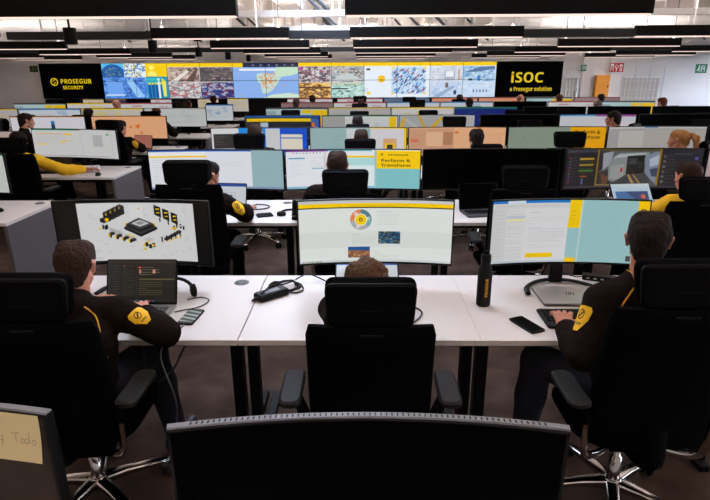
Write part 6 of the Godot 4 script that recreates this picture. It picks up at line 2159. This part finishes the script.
func front_row_items() -> void:
	var st: SurfaceTool
	var t
	laptop("open laptop with dark code screen before the man at left", V(-1.085, DESK, -2.375), 0.0, 0.35, 0.235, M["screen_code"], M["silver"], 1.92)
	laptop("open laptop hidden behind the long-haired person, bright screen edges showing", V(0.03, DESK, -2.53), 0.0, 0.34, 0.23, M["screen_lap_white"], M["silver_dark"], 2.62)
	phone("phone with striped lit screen charging at the left front desk", V(-0.805, DESK, -2.365), -0.10, M["screen_phone_lit"])
	cable("thin charging cable from the lit phone over the desk edge", [V(-0.812, 0.746, -2.28), V(-0.818, 0.744, -2.22), V(-0.83, 0.745, -2.12), V(-0.835, 0.742, -2.055), V(-0.835, 0.68, -2.04), V(-0.80, 0.50, -2.05), V(-0.83, 0.34, -2.1), V(-0.86, 0.22, -2.08), V(-0.88, 0.17, -2.06)], 0.0035, M["plastic_grey"])
	t = thing("power_plug", "black plug at the hanging end of the phone cable", "plug", V(-0.885, 0.12, -2.055))
	st = S()
	slab(st, rrect(0.04, 0.05, 0.012, 3), 0.03, 0.006, T(0, 0.02, 0))
	obj("plug_body", st, M["rubber"], t)
	st = S()
	for s in [-1.0, 1.0]: tube(st, [V(s * 0.009, -0.004, 0), V(s * 0.009, -0.024, 0)], 0.0024, 6)
	obj("pin", st, M["chrome"], t)
	cable("black looped cable hanging below the left front desk edge", [V(-0.98, 0.70, -2.20), V(-0.95, 0.60, -2.14), V(-0.89, 0.56, -2.1), V(-0.83, 0.60, -2.12), V(-0.80, 0.66, -2.2), V(-0.79, 0.70, -2.3)], 0.005, M["rubber"])
	# headset behind the left laptop
	t = thing("headset", "black headset with its band standing behind the dark laptop", "headset", V(-0.935, DESK, -2.575), 0.5)
	st = S()
	var arc := []
	for k in 13:
		var a := PI * k / 12.0
		arc.append(V(cos(a) * 0.085, 0.045 + sin(a) * 0.03, -0.02 - sin(a) * 0.11))
	tube(st, arc, 0.007, 8, -1, 1.6)
	obj("headband", st, M["plastic_black"], t)
	for s in [-1.0, 1.0]:
		st = S()
		lathe(st, [Vector2(0.02, -0.014), Vector2(0.034, -0.010), Vector2(0.034, 0.006), Vector2(0.024, 0.014)], 16, T(s * 0.085, 0.035, -0.01, 0, 0, PI / 2))
		obj("ear_cup", st, M["plastic_matte"], t)
	cable("thin black headset cable curled beside the dark laptop", [V(-0.88, 0.75, -2.56), V(-0.82, 0.746, -2.60), V(-0.77, 0.745, -2.56), V(-0.80, 0.745, -2.48), V(-0.87, 0.745, -2.44), V(-0.90, 0.745, -2.42)], 0.003, M["rubber"])
	# power adapter with its coil of cable
	t = thing("power_adapter", "black laptop power adapter by the desk seam", "power adapter", V(-0.462, DESK, -2.62), 0.72)
	st = S()
	slab(st, rrect(0.175, 0.075, 0.012, 3), 0.036, 0.006, T(0, 0.018, 0, 0, PI / 2))
	obj("brick", st, M["plastic_black"], t)
	st = S()
	slab(st, rrect(0.09, 0.035, 0.003, 2), 0.0012, 0.0003, T(0, 0.0365, 0, 0, PI / 2))
	obj("rating_label", st, M["plastic_grey"], t)
	var coil := []
	for k in 34:
		var a := TAU * k / 11.0
		coil.append(V(-0.405 + cos(a) * (0.075 + 0.018 * sin(k * 1.7)), 0.748 + 0.006 * k / 10.0 + 0.008 * sin(k * 2.3), -2.735 + sin(a) * (0.05 + 0.012 * cos(k * 1.3))))
	cable("tangled black cable coiled behind the power adapter", coil, 0.0045, M["rubber"], "cable", 3)
	cable("black cable wrapped over the power adapter", [V(-0.535, 0.745, -2.60), V(-0.55, 0.748, -2.55), V(-0.50, 0.780, -2.58), V(-0.47, 0.785, -2.66), V(-0.43, 0.76, -2.72), V(-0.36, 0.747, -2.66), V(-0.31, 0.745, -2.70), V(-0.33, 0.747, -2.78), V(-0.38, 0.76, -2.80)], 0.0045, M["rubber"])
	cable("black cable running from the adapter to the hidden laptop", [V(-0.36, 0.765, -2.80), V(-0.30, 0.775, -2.86), V(-0.22, 0.755, -2.84), V(-0.14, 0.745, -2.74), V(-0.10, 0.75, -2.62)], 0.004, M["rubber"])
	cable("black cable looping out right of the middle chair", [V(0.16, 0.748, -2.55), V(0.24, 0.746, -2.50), V(0.29, 0.745, -2.42), V(0.25, 0.745, -2.32), V(0.18, 0.745, -2.25), V(0.12, 0.745, -2.22)], 0.004, M["rubber"])
	# bottle
	t = thing("water_bottle", "matte black bottle with yellow vertical lettering on the right front desk", "bottle", V(0.603, DESK, -2.52))
	st = S()
	lathe(st, [Vector2(0.030, 0.0), Vector2(0.034, 0.004), Vector2(0.035, 0.02), Vector2(0.035, 0.165), Vector2(0.031, 0.195), Vector2(0.023, 0.215), Vector2(0.021, 0.225)], 24)
	obj("flask", st, M["plastic_matte"], t)
	st = S()
	lathe(st, [Vector2(0.023, 0.222), Vector2(0.0245, 0.226), Vector2(0.0245, 0.258), Vector2(0.021, 0.264)], 20)
	box(st, V(0, 0.272, 0), V(0.03, 0.022, 0.010), 0.004)
	obj("cap", st, M["plastic_black"], t)
	lettering(t, "PROSEGUR", 0.013, 0.095, M["yellow_trim"], T(0.004, 0.055, 0.0350, 0.0, 0, PI / 2), 0.001)
	# closed laptop with a mark on its lid
	t = thing("closed_laptop", "closed silver laptop under the right front monitor", "laptop", V(1.062, DESK, -2.610), -0.02)
	st = S()
	slab(st, rrect(0.325, 0.235, 0.012, 4), 0.011, 0.003, T(0, 0.0065, 0, 0, PI / 2))
	obj("base", st, M["silver_dark"], t)
	st = S()
	slab(st, rrect(0.325, 0.235, 0.012, 4), 0.007, 0.003, T(0, 0.0165, 0, 0, PI / 2))
	var ld = obj("lid", st, M["silver"], t)
	st = S()
	for k in 4:
		slab(st, rpoly([Vector2(-0.004, -0.016), Vector2(0.001, -0.016), Vector2(0.008, 0.016), Vector2(0.003, 0.016)], 0.001, 2), 0.0010, 0.0002, T(-0.016 + k * 0.011, 0.0204, -0.01 + (0.006 if k % 2 else 0.0), 0, -PI / 2))
	obj("lid_mark", st, M["ink"], ld)
	# keyboard
	t = thing("keyboard", "black wireless keyboard under the typing hand", "keyboard", V(0.985, DESK, -2.345), -0.02)
	st = S()
	slab(st, rrect(0.29, 0.20, 0.014, 4), 0.014, 0.004, T(0, 0.007, 0, 0, PI / 2))
	obj("keyboard_case", st, M["plastic_black"], t)
	if not C.has("key"):
		st = S()
		box(st, V(0, 0.0035, 0), V(0.0185, 0.007, 0.0175), 0.003)
		C["key"] = done(st)
	for r in 5:
		for c in 12:
			put_mesh("key", C["key"], M["plastic_matte"], t, T((c - 5.5) * 0.0225 + (r % 2) * 0.004, 0.0135, -0.066 + r * 0.0265))
	phone("dark phone lying at the left of the keyboard", V(0.752, DESK, -2.285), 0.42, M["screen_off"])
	# docking station
	t = thing("docking_station", "black docking station with ports behind the silver laptop", "docking station", V(1.315, DESK, -2.855), -0.38)
	st = S()
	slab(st, rrect(0.18, 0.055, 0.008, 3), 0.03, 0.004, T(0, 0.015, 0, 0, PI / 2))
	obj("dock_body", st, M["plastic_black"], t)
	for k in 4:
		st = S()
		box(st, V(-0.06 + k * 0.036, 0.016, 0.0275), V(0.016, 0.007, 0.003), 0.0008)
		obj("port", st, M["silver"], t)
	cable("thin dark cable from the right front monitor down to the dock", [V(1.06, 0.90, -2.85), V(1.10, 0.80, -2.86), V(1.18, 0.755, -2.88), V(1.225, 0.757, -2.875)], 0.003, M["rubber"])

func second_row_items() -> void:
	var st: SurfaceTool
	var t
	laptop("open laptop with white screen beside the hand, second row left", V(-1.14, DESK, -4.45), -0.12, 0.31, 0.215, M["screen_lap_white"], M["silver_dark"], 1.85)
	laptop("open laptop with a dead black screen, second row at the unlit monitor", V(0.99, DESK, -4.36), 0.15, 0.33, 0.225, M["screen_off"], M["silver_dark"], 1.80)
	laptop("open laptop with a blue picture under the van camera monitor", V(2.31, DESK, -4.42), 0.08, 0.35, 0.235, M["screen_lap_blue"], M["silver_dark"], 2.25)
	laptop("small laptop with an orange screen, fourth row left", V(-3.32, DESK, -8.25), -0.25, 0.31, 0.215, M["screen_lap_orange"], M["silver_dark"], 1.75)
	cable("black headset cable looped behind the white laptop, second row", [V(-0.98, 0.745, -4.60), V(-0.90, 0.747, -4.68), V(-0.80, 0.745, -4.64), V(-0.80, 0.745, -4.55), V(-0.88, 0.746, -4.50), V(-0.96, 0.745, -4.52)], 0.005, M["rubber"])
	t = thing("headset", "black headset lying on the second row desk by the wireless phone", "headset", V(-0.57, DESK, -4.33), 0.2)
	st = S()
	var arc := []
	for k in 13:
		var a := PI * k / 12.0
		arc.append(V(cos(a) * 0.08, 0.015, -0.02 - sin(a) * 0.11))
	tube(st, arc, 0.009, 8)
	obj("headband", st, M["plastic_black"], t)
	for s in [-1.0, 1.0]:
		st = S()
		lathe(st, [Vector2(0.02, 0.0), Vector2(0.036, 0.004), Vector2(0.036, 0.024), Vector2(0.026, 0.032)], 16, T(s * 0.078, 0.0, 0.0))
		obj("ear_cup", st, M["plastic_matte"], t)
	t = thing("keyboard", "small black keypad before the hand, second row left", "keyboard", V(-0.78, DESK, -4.30), 0.35)
	st = S()
	slab(st, rrect(0.13, 0.09, 0.01, 3), 0.014, 0.003, T(0, 0.007, 0, 0, PI / 2))
	obj("keyboard_case", st, M["plastic_black"], t)
	if not C.has("key"):
		st = S()
		box(st, V(0, 0.0035, 0), V(0.0185, 0.007, 0.0175), 0.003)
		C["key"] = done(st)
	for r in 3:
		for c in 5: put_mesh("key", C["key"], M["plastic_matte"], t, T((c - 2) * 0.0225, 0.0135, (r - 1) * 0.0255))
	t = thing("desk_phone", "tall dark conference phone left of the first row web page monitor", "phone", V(-0.505, DESK, -4.20))
	st = S()
	lathe(st, [Vector2(0.045, 0), Vector2(0.048, 0.006), Vector2(0.042, 0.02), Vector2(0.036, 0.12), Vector2(0.034, 0.15), Vector2(0.026, 0.158)], 18)
	obj("phone_body", st, M["plastic_black"], t)
	st = S()
	lathe(st, [Vector2(0.046, 0.03), Vector2(0.0475, 0.034), Vector2(0.046, 0.038)], 18)
	obj("ring", st, M["plastic_grey"], t)
	# third row, left: the box by the hand, a keyboard, a mouse
	t = thing("tissue_box", "small white box on the desk behind the yellow sleeve", "box", V(-3.18, DESK, -6.40), 0.25)
	st = S()
	box(st, V(0, 0.035, 0), V(0.20, 0.07, 0.10), 0.004)
	obj("carton", st, M["white_plastic"], t)
	st = S()
	slab(st, rrect(0.10, 0.03, 0.012, 3), 0.002, 0.0005, T(0, 0.0705, 0, 0, PI / 2))
	obj("opening", st, M["plastic_grey"], t)
	for q in [[V(-3.66, DESK, -6.34), 0.0, "dark keyboard on the desk before the yellow-marked spreadsheet"], [V(-0.05, DESK, -4.42), 0.0, "dark keyboard before the yellow and teal slide"]]:
		t = thing("keyboard", q[2], "keyboard", q[0], q[1])
		st = S()
		slab(st, rrect(0.42, 0.14, 0.01, 3), 0.014, 0.003, T(0, 0.007, 0, 0, PI / 2))
		obj("keyboard_case", st, M["plastic_black"], t)
		st = S()
		for r in 5:
			for c in 17: box(st, V((c - 8) * 0.024, 0.016, (r - 2) * 0.025), V(0.019, 0.006, 0.019))
		tag(obj("keys", st, M["plastic_matte"], t), "", "", "", "stuff")
	t = thing("computer_mouse", "black mouse on the aisle desk near the yellow-sleeved man", "mouse", V(-2.98, DESK, -6.16), 0.3)
	st = S()
	var rings := []
	for q in [[0.0, 0.80], [0.008, 1.0], [0.020, 0.96], [0.031, 0.7], [0.036, 0.3]]:
		var ring := PackedVector3Array()
		for k in 18:
			var a := TAU * k / 18
			ring.append(V(cos(a) * 0.032 * q[1], q[0], sin(a) * 0.056 * q[1]))
		rings.append(ring)
	loft(st, rings)
	obj("mouse_shell", st, M["plastic_black"], t)
	st = S()
	lathe(st, [Vector2(0.003, -0.004), Vector2(0.008, -0.003), Vector2(0.008, 0.003), Vector2(0.003, 0.004)], 12, T(0, 0.030, -0.03, 0, 0, PI / 2))
	obj("wheel", st, M["plastic_grey"], t)
	cable("dark cable curling on the empty aisle desk, left edge", [V(-3.55, 0.75, -4.62), V(-3.35, 0.80, -4.60), V(-3.24, 0.76, -4.50), V(-3.20, 0.745, -4.40), V(-3.08, 0.745, -4.42)], 0.006, M["rubber"])
	t = thing("computer_mouse", "dark mouse on the empty aisle desk at the left edge", "mouse", V(-3.05, DESK, -4.46), 1.4)
	st = S()
	loft(st, rings)
	obj("mouse_shell", st, M["plastic_black"], t)
